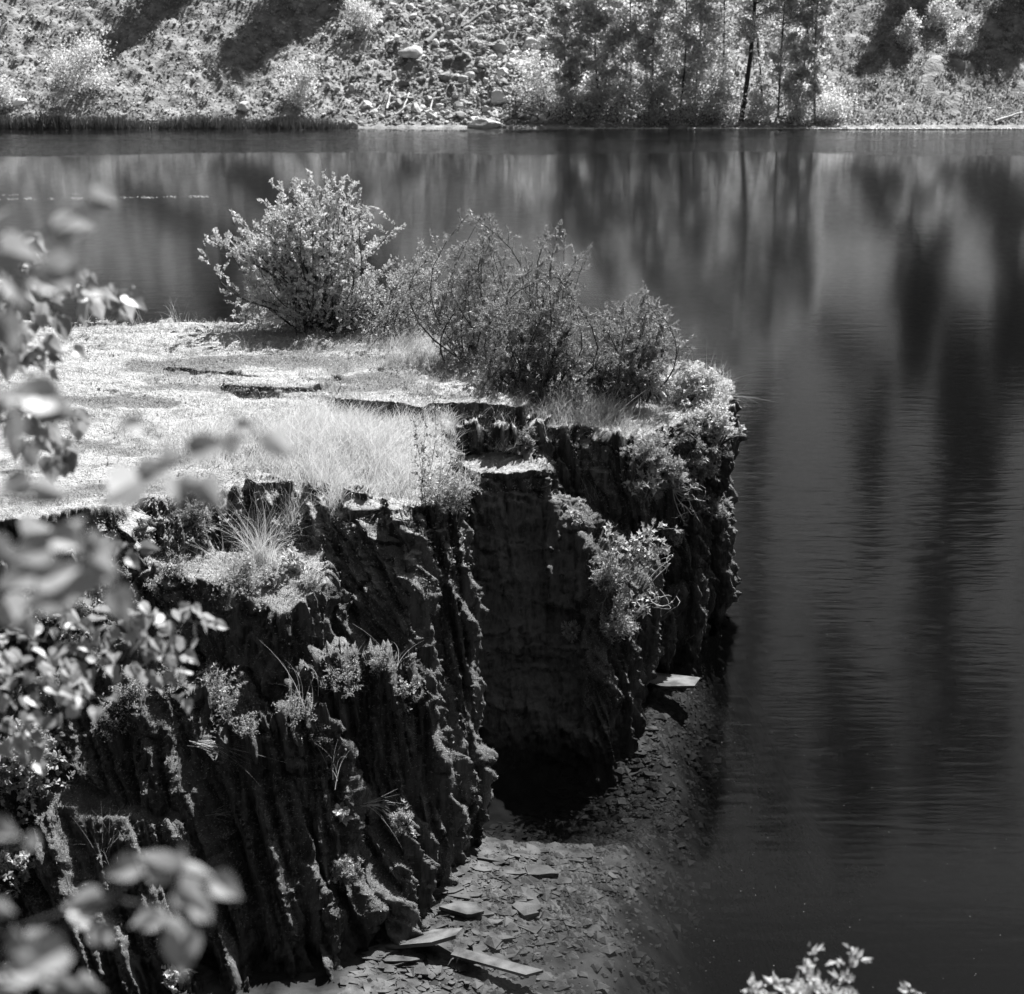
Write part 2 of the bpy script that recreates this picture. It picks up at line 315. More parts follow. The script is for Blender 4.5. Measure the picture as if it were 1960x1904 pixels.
prism(prs, [(-5.8, 14.8, 1.6), (-3.3, 14.6, 1.5), (-2.6, 13.9, 1.4), (-2.35, 13.2, 1.1), (-2.75, 12.6, .9), (-3.5, 12.5, 1.0), (-4.4, 12.8, 1.2), (-6.0, 13.0, 1.2)], [(-5.8, 14.8), (-3.3, 14.6), (-2.2, 13.6), (-1.75, 11.8), (-2.3, 10.9), (-3.4, 10.8), (-4.4, 11.2), (-6.0, 11.5)])
prism(prs, [(-16, 14, 2.1), (-4.3, 14.7, 2.2), (-4.0, 13.9, 2.0), (-5.0, 13.5, 1.9), (-16, 13, 1.9)], [(-16, 14), (-4.2, 14.7), (-3.6, 13.2), (-5, 12.6), (-16, 12)])
mb = MB()
for top, foot in prs:
    n = len(top); c = [top.mean(0), foot.mean(0)]
    V = np.concatenate([top, foot, c]); f3 = []; f4 = []
    for i in range(n):
        j = (i + 1) % n; f3 += [[2 * n, i, j], [2 * n + 1, n + j, n + i]]; f4.append([i, n + i, n + j, j])
    mb.add(V, f3, f4)
src = mb.build('cliff_blocks')
rm = src.modifiers.new('r', 'REMESH'); rm.mode = 'VOXEL'; rm.voxel_size = .02; rm.adaptivity = 0
dg = bpy.context.evaluated_depsgraph_get(); ev = src.evaluated_get(dg); me = ev.to_mesh()
def grab(me):
    V = np.empty(len(me.vertices) * 3, np.float32); me.vertices.foreach_get('co', V)
    N = np.empty(len(me.vertices) * 3, np.float32); me.vertices.foreach_get('normal', N)
    Q = np.empty(len(me.loops), np.int32); me.loops.foreach_get('vertex_index', Q)
    T = np.empty(len(me.polygons), np.int32); me.polygons.foreach_get('loop_total', T)
    return V.reshape(-1, 3).astype(float), N.reshape(-1, 3).astype(float), Q, T
V, N, Q, T = grab(me); ev.to_mesh_clear(); bpy.data.objects.remove(src)
assert (T == 4).all(); Q = Q.reshape(-1, 4)
def avg(N, k):
    for _ in range(k):
        A = np.zeros_like(N); c = N[Q].sum(1)
        for i in range(4):
            for a in range(3): A[:, a] += np.bincount(Q[:, i], c[:, a], len(N))
        N = unit(A)
    return N
NS = avg(N, 5)
side = 1 - sstep(.80, .94, np.abs(NS[:, 2])); top = sstep(.80, .95, NS[:, 2])
rec = sstep(-.45, -.3, V[:, 0]) * (1 - sstep(.72, .85, V[:, 0])) * sstep(15.2, 15.6, V[:, 1]) * (1 - sstep(17.6, 18.0, V[:, 1]))   # smoother joint face in the notch
W = V + .10 * np.stack([noise(V, (.9, .9, .6), k) for k in (1, 2, 3)], 1)
W[:, 0] += .12 * W[:, 2] ; 
d = np.zeros(len(V))
k = side * (1 - .82 * rec) * (1 - .9 * sstep(2.80, 2.90, V[:, 2]))
mod = .45 + .9 * sstep(-.35, .45, noise(V, (3.0, 3.0, 1.3), 17))                      # fins start and break off at different heights
W[:, :2] += .03 * np.stack([noise(V, (3, 3, 3), 41), noise(V, (3, 3, 3), 42)], 1)
sg = W[:, 0] + .42 * W[:, 1]                                                           # across the cleavage
Sg = np.stack([sg, .12 * V[:, 1], V[:, 2]], 1)
def plates(width, hgt, amp, seed):
    # upright cleavage plates, each broken off at its own level
    c = np.floor(sg / width + .25 * noise(V, (1.5, 1.5, .8), seed)); h1 = np.abs(np.sin(c * 127.1 + seed * 31.7) * 43758.5453) % 1
    b = np.floor(V[:, 2] / hgt * (.6 + .8 * h1) + h1 * 9 + .2 * noise(V, (4, 4, 2), seed + 1)); h2 = np.abs(np.sin(c * 311.7 + b * 74.7 + seed * 7.3) * 24634.6345) % 1
    return amp * (h2 - .5)
d += k * .08 * (ridge(Sg, (1.6, 1.6, .22), 5) - .35)
d += k * .11 * mod * (ridge(Sg, (4.2, 4.2, .30), 6) - .35)
d += k * .12 * mod * (ridge(Sg, (8.5, 8.5, .5), 7) - .4)
d += k * .08 * (ridge(Sg, (15, 15, 1.1), 9) - .35)
d += k * (plates(.21, .8, .09, 61) + plates(.10, .45, .10, 71) + plates(.05, .22, .05, 81))
d += k * .05 * noise(V, (10, 10, 6), 19) + k * .02 * noise(V, (24, 24, 15), 20)
qd = V + .12 * np.stack([noise(V, (2, 2, 2), 43), noise(V, (2, 2, 2), 44), noise(V, (2, 2, 2), 45)], 1); qd[:, 2] += .25 * V[:, 0]
d += side * rec * (.07 * fbm(V, (1.5, 1.5, 2.5), 4, 12) + .20 * noise(np.floor(qd * (1.4, 1.4, 2.0) + .5), (.73, .73, .73), 2) + .08 * noise(np.floor(qd * (3.6, 3.6, 5.5) + .3), (.73, .73, .73), 3))
d += side * .02 * fbm(V, (14, 14, 9), 2, 14)
d = np.where(V[:, 2] < .35, d - side * (1 - rec) * .10 * (1 - sstep(.05, .35, V[:, 2])), d)                                  # wave-washed foot
dz = top * (.05 * fbm(V, (.8, .8, .8), 3, 20) + .02 * fbm(V, (5, 9, 5), 2, 21))
lay = fbm(V, (.7, 1.6, .2), 3, 22) * 6; dz += top * (V[:, 2] > 2.3) * .026 * (np.floor(lay) - lay * .4)
mossy = top * (V[:, 2] < 2.0)
dz += mossy * (.07 * (1 - 2 * np.abs(noise(V, (5, 5, 2), 25))) + .10 * noise(V, (2.2, 2.2, 1), 26) + .02 * fbm(V, (14, 14, 14), 2, 27))
V2 = V + NS * d[:, None]; V2[:, 2] += dz
# sag of the edges: wear the rims round
cliff = mesh('cliff', V2, [Q], M['rock'], smooth=True); tag(cliff, kind='structure')
def blobV(U, Vv, u0, v0, ru, rv): return np.exp(-(((U - u0) / ru) ** 2 + ((Vv - v0) / rv) ** 2))
xx, yy, zz3 = V2[:, 0], V2[:, 1] * cP - (V2[:, 2] - H) * sP, V2[:, 1] * sP + (V2[:, 2] - H) * cP
cu, cv_ = 980 + F * xx / yy, 952 - F * zz3 / yy
cr = 0
for a in [(560, 690, 240, 15), (730, 725, 130, 15), (640, 746, 110, 7), (390, 742, 130, 7), (330, 705, 110, 12), (210, 770, 160, 14), (900, 790, 90, 9), (260, 935, 160, 12), (120, 850, 120, 12)]: cr = cr + blobV(cu, cv_, *a)
cr = sstep(.35, .65, cr + .45 * fbm(V2, (1.6, 3.2, 1), 3, 95)) * (V2[:, 2] > 2.5)
at = cliff.data.attributes.new('crust', 'FLOAT', 'POINT'); at.data.foreach_set('value', cr.astype(np.float32))
VC = V2; FC = Q
fc = VC[FC].mean(1); fn = np.cross(VC[FC[:, 2]] - VC[FC[:, 0]], VC[FC[:, 3]] - VC[FC[:, 1]]); fa = np.linalg.norm(fn, axis=1) / 2; fn = unit(fn)
bpy.context.view_layer.update()
dg = bpy.context.evaluated_depsgraph_get()
BV = BVHTree.FromObject(cliff, dg)
def hit(u, v, default=2.5):
    r = Vector(ray(u, v)).normalized(); h = BV.ray_cast(Vector((0, 0, H)), r)
    if h[0] is None: p = at_z(u, v, default); return p, np.array([0, 0, 1.])
    return np.array(h[0]), np.array(h[1])
def proj(P):
    P = np.asarray(P, float); x = P[:, 0]; y = P[:, 1] * cP - (P[:, 2] - H) * sP; z = P[:, 1] * sP + (P[:, 2] - H) * cP
    return 980 + F * x / y, 952 - F * z / y
fu, fv = proj(fc)
# ------------------------------------------------------------------ lake bed
def polyd(P, L):
    best = np.full(len(P), 1e9); L = np.array(L, float)
    for a, b in zip(L[:-1], L[1:]):
        t = np.clip(((P - a) @ (b - a)) / ((b - a) @ (b - a)), 0, 1); best = np.minimum(best, np.linalg.norm(P - (a + t[:, None] * (b - a)), axis=1))
    return best
gx = np.concatenate([np.linspace(-90, -8, 18), np.arange(-7, 5, .05), np.linspace(6, 90, 22)]); gy = np.concatenate([np.arange(5, 25, .05), np.linspace(25.5, 84, 40)])
X, Y = np.meshgrid(gx, gy); P = np.stack([X.ravel(), Y.ravel()], 1)
shore = [(-6, 11), (-2, 11.0), (-1.15, 11.6), (-1.0, 12.4), (-.7, 13.2), (-.3, 14.1), (.1, 15.2), (.9, 15.7), (1.4, 16.5), (1.6, 18), (2.1, 18.8), (2.7, 20.2)]
dd = polyd(P, shore); edge = np.interp(P[:, 1], [8, 11.6, 13.2, 16.3, 19, 21], [1.05, 1.1, 1.35, 1.9, 2.3, 2.3])
P3 = np.stack([P[:, 0], P[:, 1], 0 * dd], 1); over = P[:, 0] - edge + .25 * noise(P3, (.6, .6, 1), 31)
zb = -.05 - .11 * np.clip(dd, 0, 3) - 3.0 * sstep(-.45, 2.0, over) - 1.6 * sstep(20.5, 26, P[:, 1])
zb -= .16 * sstep(13.8, 15.5, P[:, 1])  # bed lowered towards the point to darken it where the cliff reflects
zb -= .42 * np.exp(-(((P[:, 0] - .40 + .2 * noise(P3, (1.3, 1.3, 1), 36)) / .95) ** 2 + ((P[:, 1] - 15.3 - .25 * (P[:, 0] - .35) + .2 * noise(P3, (1.3, 1.3, 1), 37)) / .95) ** 4))            # bed sunk in front of the recess, its depth standing in for shadow
zb += .03 * fbm(P3, (1.5, 1.5, 1), 3, 33) + .02 * fbm(P3, (7, 7, 1), 3, 34)
zb = np.where(P[:, 1] > 70, np.maximum(zb, -6 + (P[:, 1] - 70) * .45), zb)
ny, nx = X.shape; i = np.arange(ny - 1)[:, None] * nx + np.arange(nx - 1)[None]
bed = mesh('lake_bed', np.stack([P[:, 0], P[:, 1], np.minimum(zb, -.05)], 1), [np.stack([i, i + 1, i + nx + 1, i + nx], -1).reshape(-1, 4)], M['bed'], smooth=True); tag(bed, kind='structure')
BB = zb
def bedz(x, y):
    xi = np.clip(np.searchsorted(gx, x), 1, nx - 1); yi = np.clip(np.searchsorted(gy, y), 1, ny - 1); return zb.reshape(ny, nx)[yi, xi]
def plate(mb, c, r, th, nrm, ang, el=1.0, k=7):
    a = np.sort(R.uniform(0, 2 * math.pi, k) * .35 + np.arange(k) / k * 2 * math.pi * .9) + ang
    rr = r * R.uniform(.7, 1.15, k); n = unit(np.asarray(nrm, float)); X_ = unit(np.cross(n, [.3, 1, .1])); Y_ = np.cross(n, X_)
    P0 = c + (np.cos(a - ang) * rr * el)[:, None] * (X_ * math.cos(ang) + Y_ * math.sin(ang)) + (np.sin(a - ang) * rr / el)[:, None] * (-X_ * math.sin(ang) + Y_ * math.cos(ang))
    Vt = np.concatenate([P0 + n * th / 2, P0 * .985 + c * .015 - n * th / 2, [c + n * th / 2, c - n * th / 2]])
    f3 = [[2 * k, i, (i + 1) % k] for i in range(k)] + [[2 * k + 1, k + (i + 1) % k, k + i] for i in range(k)]; f4 = [[i, k + i, k + (i + 1) % k, (i + 1) % k] for i in range(k)]
    mb.add(Vt, f3, f4)
mb = MB()
for q in range(3800):
    y = R.uniform(10.8, 17.0); x = np.interp(y, [10, 11.6, 13.2, 14.1, 15.2, 16.5, 17], [-1.3, -1.2, -.75, -.35, -.1, .9, 1.4]) + R.exponential(.36) - .1
    if x > np.interp(y, [11, 13.2, 16.3], [.6, .9, 1.5]) or (y > 14.3 and R.random() < .55): continue
    z = bedz(x, y); s = .014 + R.exponential(.030)
    plate(mb, np.array([x, y, z + .002 + .012 * R.random()]), min(s, .17), .008 + .010 * R.random(), (R.normal() * .10, R.normal() * .10 - .03, 1), R.normal() * .5, R.uniform(1.1, 1.6), 6)
tag(mb.build('slate_chips', M['slate']), 'thin broken slate chips covering the shallow lake bed at the foot of the cliff', 'stone chips', kind='stuff')
def rubble(n):
    mb = MB(); y = R.uniform(10.9, 19.5, n); x0 = np.interp(y, [10, 11.6, 13.2, 14.1, 15.2, 16.5, 18.3, 20], [-1.3, -1.2, -.75, -.35, -.1, 1.0, 1.5, 2.4]); x = x0 + R.uniform(0, 1, n) ** 1.2 * 2.6
    c = np.stack([x, y, bedz(x, y)], 1); k = noise(c, (1.4, 1.4, 1), 38) > -.25 - .8 * (R.random(n) < .35); c = c[k]; n = len(c)
    O = np.array([[1, 0, 0], [0, 1, 0], [-1, 0, 0], [0, -1, 0], [0, 0, 1], [0, 0, -1.]]); Fo = np.array([[0, 1, 4], [1, 2, 4], [2, 3, 4], [3, 0, 4], [1, 0, 5], [2, 1, 5], [3, 2, 5], [0, 3, 5]])
    sz = np.minimum(.008 + R.exponential(.014, n), .07); V_ = O[None] * R.uniform(.6, 1.3, (n, 6, 3)) * sz[:, None, None] * [1.3, 1, .5]; a = R.uniform(0, 6.3, n); ca, sa = np.cos(a)[:, None], np.sin(a)[:, None]
    V_ = np.stack([V_[..., 0] * ca - V_[..., 1] * sa, V_[..., 0] * sa + V_[..., 1] * ca, V_[..., 2]], -1) + c[:, None] + [0, 0, .004]
    mb.add(V_.reshape(-1, 3), (Fo[None] + (np.arange(n) * 6)[:, None, None]).reshape(-1, 3)); tag(mb.build('rubble', M['slate']), 'fine broken stone covering the sunken shelf beside the cliff', 'rubble', kind='stuff')
rubble(26000)
for (u, v, z, r, el, tilt, lab) in [(885, 1742, -.03, .19, 1.35, (.1, .1), 'large tilted slate slab lying in the shallows beside the cliff foot'),
        (1003, 1742, -.1, .14, 1.2, (-.06, -.1), 'thick square slate block on the lit lake bed, farthest from the cliff foot'),
        (1035, 1668, -.1, .14, 1.3, (.05, 0), 'rounded dark topped slate stone at the tip of the lit shallows'),
        (800, 1800, .03, .24, 1.5, (-.2, .25), 'shaded slate slab leaning against the cliff foot'),
        (1275, 1302, .0, .33, 1.5, (.02, .06), 'flat shelf of slate just above the water under the far overhang'),
        (855, 1510 + 190, -.08, .16, 1.6, (0, .1), 'small pale slate slab where the sunlit bed meets the cliff')]:
    mb = MB(); c = at_z(u, v, z); plate(mb, c, r, .032, (tilt[0], tilt[1], 1), .3, el, 9); tag(mb.build('slate_slab', M['slate']), lab, 'stone slab', 'slate slabs at the water line')
c = at_z(940, 1842, -.02); mb = MB(); ax = unit(np.array([1, -.45, -.02])); sdv = unit(np.array([.45, 1, 0]))
Vb = [c + ax * a * .33 + sdv * b * .06 + np.array([0, 0, 1]) * zz for zz in (-.012, .012) for b in (-1, 1) for a in (-1, 1)]
Vb[3] += ax * .1; Vb[7] += ax * .1
mb.add(Vb, None, [[0, 2, 3, 1], [4, 5, 7, 6], [0, 1, 5, 4], [2, 6, 7, 3], [0, 4, 6, 2], [1, 3, 7, 5]])
tag(mb.build('slate_splinter', M['slate']), 'long narrow slate splinter like a board pointing out of the shadow in the shallows', 'stone slab')
# ------------------------------------------------------------------ near bank the photographer stands on (below the frame), steep dark hill added behind to block sky
gx2 = np.arange(-40, 40.1, .5); gy2 = np.concatenate([np.arange(-40, -4, 1.0), np.arange(-4, 5.41, .2)])
X, Y = np.meshgrid(gx2, gy2); Pn = np.stack([X.ravel(), Y.ravel(), 0 * X.ravel()], 1)
zn = np.where(Pn[:, 1] > -2, 5.85 - .40 * np.maximum(Pn[:, 1], 0), 5.85 + (-2 - Pn[:, 1]) * 1.05) + .25 * fbm(Pn, (.5, .5, 1), 3, 40) * sstep(3, -3, Pn[:, 1]); zn -= 7 * sstep(4.7, 5.4, Pn[:, 1])
ny2, nx2 = X.shape; i = np.arange(ny2 - 1)[:, None] * nx2 + np.arange(nx2 - 1)[None]
tag(mesh('bank_and_sky_blocker', np.stack([Pn[:, 0], Pn[:, 1], zn], 1), [np.stack([i, i + 1, i + nx2 + 1, i + nx2], -1).reshape(-1, 4)], M['bank'], smooth=True), kind='structure')
# ------------------------------------------------------------------ far hillside
YS = 79.8
def hillz(x, y):
    p = np.stack([x, y, 0 * x], 1); t = y - YS - .25 * noise(p, (.25, 0, 0), 50)
    z = -.35 + .45 * sstep(-.8, .5, t) + .60 * np.maximum(t - .5, 0) + .12 * np.maximum(t - 42, 0)
    right = sstep(13.5, 15, x)
    z += sstep(.3, 2.5, t) * (.35 * fbm(p, (.25, .25, 1), 3, 51) + (1 - .55 * right) * .30 * fbm(p, (1.1, 1.1, 1), 3, 52) + .14 * (1 - .4 * right) * np.abs(noise(p, (3, 3, 1), 53)))
    return z
hx = np.concatenate([np.linspace(-110, -32, 40), np.arange(-31.8, 31.8, .14), np.linspace(32, 110, 40)]); hy = np.concatenate([np.arange(78.2, 93, .14), np.linspace(93.3, 98, 20)])
X, Y = np.meshgrid(hx, hy); zh = hillz(X.ravel(), Y.ravel()); nyh, nxh = X.shape; i = np.arange(nyh - 1)[:, None] * nxh + np.arange(nxh - 1)[None]
hy_ = hy
hill = mesh('hillside', np.stack([X.ravel(), Y.ravel(), zh], 1), [np.stack([i, i + 1, i + nxh + 1, i + nxh], -1).reshape(-1, 4)], M['talus'], smooth=True); tag(hill, kind='structure')
ux, uy = np.meshgrid(np.linspace(-260, 260, 150), np.concatenate([np.linspace(97.6, 130, 30), np.linspace(134, 460, 100)])); zu = hillz(ux.ravel(), uy.ravel()); iu = np.arange(129)[:, None] * 150 + np.arange(149)[None]
tag(mesh('upper_hillside', np.stack([ux.ravel(), uy.ravel(), zu], 1), [np.stack([iu, iu + 1, iu + 151, iu + 150], -1).reshape(-1, 4)], M['wood_floor'], smooth=True), kind='structure')
def hz1(x, y): return float(hillz(np.array([x]), np.array([y]))[0])
# stones
def ico(sub):
    import bmesh
    b = bmesh.new(); bmesh.ops.create_icosphere(b, subdivisions=sub, radius=1); b.verts.ensure_lookup_table()
    v = np.array([p.co[:] for p in b.verts]); f = np.array([[q.index for q in p.verts] for p in b.faces]); b.free(); return v, f
IV, IF = ico(2); IV1, IF1 = ico(1)
def stone_shape(v, seed, cut=5, jag=.18):
    r = np.random.default_rng(seed); v = v.copy()
    for _ in range(cut):
        n = unit(r.normal(size=3)); dcut = r.uniform(.45, .8); s = v @ n; v -= np.outer(np.maximum(s - dcut, 0), n)
    return v * (1 + jag * noise(v, (1.5, 1.5, 1.5), seed)[:, None])
shapes = [stone_shape(IV, 100 + s, 9, .10) for s in range(8)]
def stones(mb, C, size, flat=.65):
    n = len(C); sh = R.integers(0, 8, n)
    A = unit(R.normal(size=(n, 3)) * [1, 1, .35]); B = unit(np.cross(A, R.normal(size=(n, 3)) * [.35, .35, 1])); Cc = np.cross(A, B)
    sc3 = np.stack([R.uniform(.8, 1.4, n), R.uniform(.6, 1.1, n), R.uniform(.45, .85, n)], 1) * size[:, None] * .5
    for s in range(8):
        k = np.where(sh == s)[0]; TV = shapes[s]
        Vv = C[k][:, None] + (TV[None, :, 0:1] * A[k][:, None] * sc3[k][:, None, 0:1] + TV[None, :, 1:2] * B[k][:, None] * sc3[k][:, None, 1:2] + TV[None, :, 2:3] * Cc[k][:, None] * sc3[k][:, None, 2:3])
        mb.add(Vv.reshape(-1, 3), (IF[None] + (np.arange(len(k)) * len(TV))[:, None, None]).reshape(-1, 3))
n = 21000; x = np.where(R.random(n) < .7, R.uniform(-28, 16, n), R.normal(1, 5, n)); y = YS + .4 + R.uniform(0, 1, n) * 10.5
sz = .07 + R.exponential(.066, n) * (.6 + 1.0 * np.exp(-((x - 0) / 9) ** 2)); sz = np.minimum(sz, .7)
keep = (x < 13.5); x, y, sz = x[keep], y[keep], sz[keep]
mb = MB(); stones(mb, np.stack([x, y, hillz(x, y) + sz * .12], 1), sz)
tag(mb.build('talus_stones', M['stone']), 'pale loose quarry stones covering the far slope above the water', 'stones', kind='stuff')
def far_pt(u, v):
    r = ray(u, v); t = np.linspace(76, 98, 400); p = np.array([0, 0, H]) + r * t[:, None]; hz = hillz(p[:, 0], p[:, 1]); k = np.argmax(p[:, 2] < hz); k = k if k else 399; 
    return p[k]
bl = [(1020, 95, .95, 'largest pale boulder, at the left edge of the far trees'), (955, 195, .9, 'rounded boulder just above the flat rock at the far water line'), (785, 155 - 45, 1.0, 'broad grey boulder below two small white ones on the stony slope'),
      (762, 80, .5, 'small white boulder high on the stony slope'), (776, 92, .45, 'small white boulder directly under another white one'), (965, 145, .6, 'pale boulder half way up beside the far bushes'),
      (950, 225, .5, 'pale boulder touching the far water line'), (1000, 130, .8, 'smooth grey boulder under the largest pale boulder'), (900, 150, .5, 'angular boulder right of the driftwood'),
      (842, 208, .45, 'white boulder next to the driftwood sticks'), (35, 205, .8, 'dark boulder behind the reeds at the left end'), (660, 90, .55, 'dark boulder in the shadow edge of the slope'),
      (910, 235, .5, 'low boulder at the left end of the flat rock'), (700, 205, .5, 'boulder at the right end of the reed belt'), (1045, 85, .8, 'white topped boulder against the far tree trunks'), (470, 210, .6, 'grey boulder above the middle of the reed belt')]
for q, (u, v, s, lab) in enumerate(bl):
    p = far_pt(u, v); mb = MB(); Vs = stone_shape(ico(3)[0], 300 + q, 7, .15) * (s * .62, s * .5, s * .42); mb.add(Vs + p + (0, 0, s * .18), ico(3)[1])
    tag(mb.build('boulder', M['boulder']), lab, 'boulder', 'boulders on the far slope')
p = at_z(930, 240, .12); mb = MB(); Vs = stone_shape(ico(3)[0], 404, 9, .1) * (1.15, .5, .3); mb.add(Vs + p, ico(3)[1])
tag(mb.build('flat_rock', M['boulder']), 'long flat pale rock lying at the far water line', 'rock')
# pale drift line along the right shore
mb = MB(); n = 2600; x = R.uniform(2.5, 26, n); keep = noise(np.stack([x, 0 * x, 0 * x], 1), (.35, 1, 1), 61) + .25 + .5 * (x > 14) > 0; x = x[keep]; y = YS - .75 + R.exponential(.14, len(x)); z = np.maximum(hillz(x, y), .0) + .03
stones(mb, np.stack([x, y, z], 1), R.uniform(.05, .16, len(x))); tag(mb.build('shore_pebbles', M['boulder']), 'narrow line of pale pebbles along the right far shore', 'pebbles', kind='stuff')
# logs and driftwood
def log(a, b, r, lab, m=M['deadwood'], name='dead_log', lift=.12):
    A = far_pt(*a); B = far_pt(*b); t = np.linspace(0, 1, 12)[:, None]; P = A + (B - A) * t; P[:, 2] = np.maximum(P[:, 2], hillz(P[:, 0], P[:, 1])) * .5 + P[:, 2] * .5 + lift; P += .04 * np.stack([noise(P, (1.5,) * 3, k) for k in (1, 2, 3)], 1)
    mb = MB(); mb.tube(P, np.linspace(r, r * .6, 12), 7); tag(mb.build(name, m, smooth=True), lab, 'log', 'logs and driftwood on the far slope')
log((815, 88), (925, 5), .13, 'long dark fallen trunk lying diagonally on the stony slope', M['palebark'])
log((885, 58), (945, 18), .09, 'shorter fallen trunk beside the long diagonal one', M['palebark'])
log((75, 50), (120, 8), .11, 'fallen trunk in the shaded upper left of the slope', M['palebark'])
log((1905, 238), (1955, 222), .07, 'bleached stick lying on the right far shore')
for q, (a, b, l) in enumerate([((728, 205), (742, 180), 'leftmost bleached stick of the driftwood heap'), ((740, 218), (752, 176), 'upright bleached stick of the driftwood heap'), ((745, 212), (790, 190), 'bleached stick leaning right in the driftwood heap'),
        ((758, 228), (785, 208), 'forked looking bleached stick low in the driftwood heap'), ((770, 226), (784, 188), 'thickest pale stick of the driftwood heap'), ((822, 222), (828, 200), 'short standing stick right of the driftwood heap'),
        ((828, 202), (850, 194), 'curved pale stick near the white boulder'), ((715, 226), (728, 212), 'stub of driftwood nearest the reeds')]):
    log(a, b, .05, l, name='driftwood_stick', lift=.2)
# reeds
mb = MB(); n = 9000; x = R.uniform(-26, -7, n); y = YS - .9 + R.uniform(0, 1.0, n) + .4; hgt = (.25 + .55 * R.random(n)) * (.5 + .5 * np.clip(noise(np.stack([x, y, 0 * x], 1), (.4, .4, 1), 71) + .7, 0, 1.2)) * (1 - .5 * sstep(-11, -7, x))
D = np.stack([R.normal(size=n) * .12, R.normal(size=n) * .12, np.ones(n)], 1); scatter(mb, T_blade(.09), np.stack([x, y, np.full(n, -.02)], 1), D, rdir(n), hgt)
tag(mb.build('reeds', M['reed']), 'dark belt of reeds along the left far shore', 'reeds', kind='stuff')
# ground cover on the right slope, thinner on the left
mb = MB(); n = 60000; x = np.concatenate([R.uniform(12, 30, n // 2), R.uniform(-30, 14, n // 2)]); y = YS + .4 + R.uniform(0, 1, n) ** .9 * 11
cl = noise(np.stack([x, y, 0 * x], 1), (1.6, 1.6, 1), 72) + .35 * noise(np.stack([x, y, 0 * x], 1), (.35, .35, 1), 73); keep = (x > 13) & (cl > -.25) | (cl > .22) & (x < -6) | (cl > .5); x, y = x[keep], y[keep]
n = len(x); scatter(mb, T_leaf(.7), np.stack([x, y, hillz(x, y) + R.random(n) * .12], 1), rdir(n, .6), rdir(n, .8), R.uniform(.08, .17, n))
tag(mb.build('ground_cover', leafmat('creeping_leaf', .13, .42, .35, nscale=.6)), 'low scrubby plants creeping over the far slope', 'ground cover', kind='stuff')
# drifting fluff and a line of sun glints made of white flakes
mb = MB()
for q in range(170):
    u, v = R.uniform(1250, 1960), R.uniform(1150, 1900); c = at_z(u, v, .004); a = np.arange(5) / 5 * 6.283; rr = R.uniform(.002, .0045)
    mb.add(np.concatenate([[c + [0, 0, .004]], c + rr * np.stack([np.cos(a), np.sin(a), 0 * a], 1)]), [[0, i + 1, (i + 1) % 5 + 1] for i in range(5)])
tag(mb.build('floating_fluff', M['boulder']), 'tiny white seed fluff drifting on the dark water', 'fluff', kind='stuff')
mb = MB()
for q in range(420):
    u = R.uniform(-20, 400)
    if noise(np.array([[u * .03, 0, 0]]))[0] < -.12 + .25 * R.random(): continue
    v = 382 - u * .014 + R.normal() * (1.2 if q % 3 else .6) + (0 if q % 4 else -8 * (u < 180)); c = at_z(u, v, .004); a = np.arange(6) / 6 * 6.283; rr = R.uniform(.006, .018)
    mb.add(np.concatenate([[c + [0, 0, .012]], c + rr * np.stack([np.cos(a) * 1.6, np.sin(a), 0 * a], 1)]), [[0, i + 1, (i + 1) % 6 + 1] for i in range(6)])
tag(mb.build('glint_line', M['boulder']), 'thin line of bright foam lying across the water at the left', 'foam', kind='stuff')
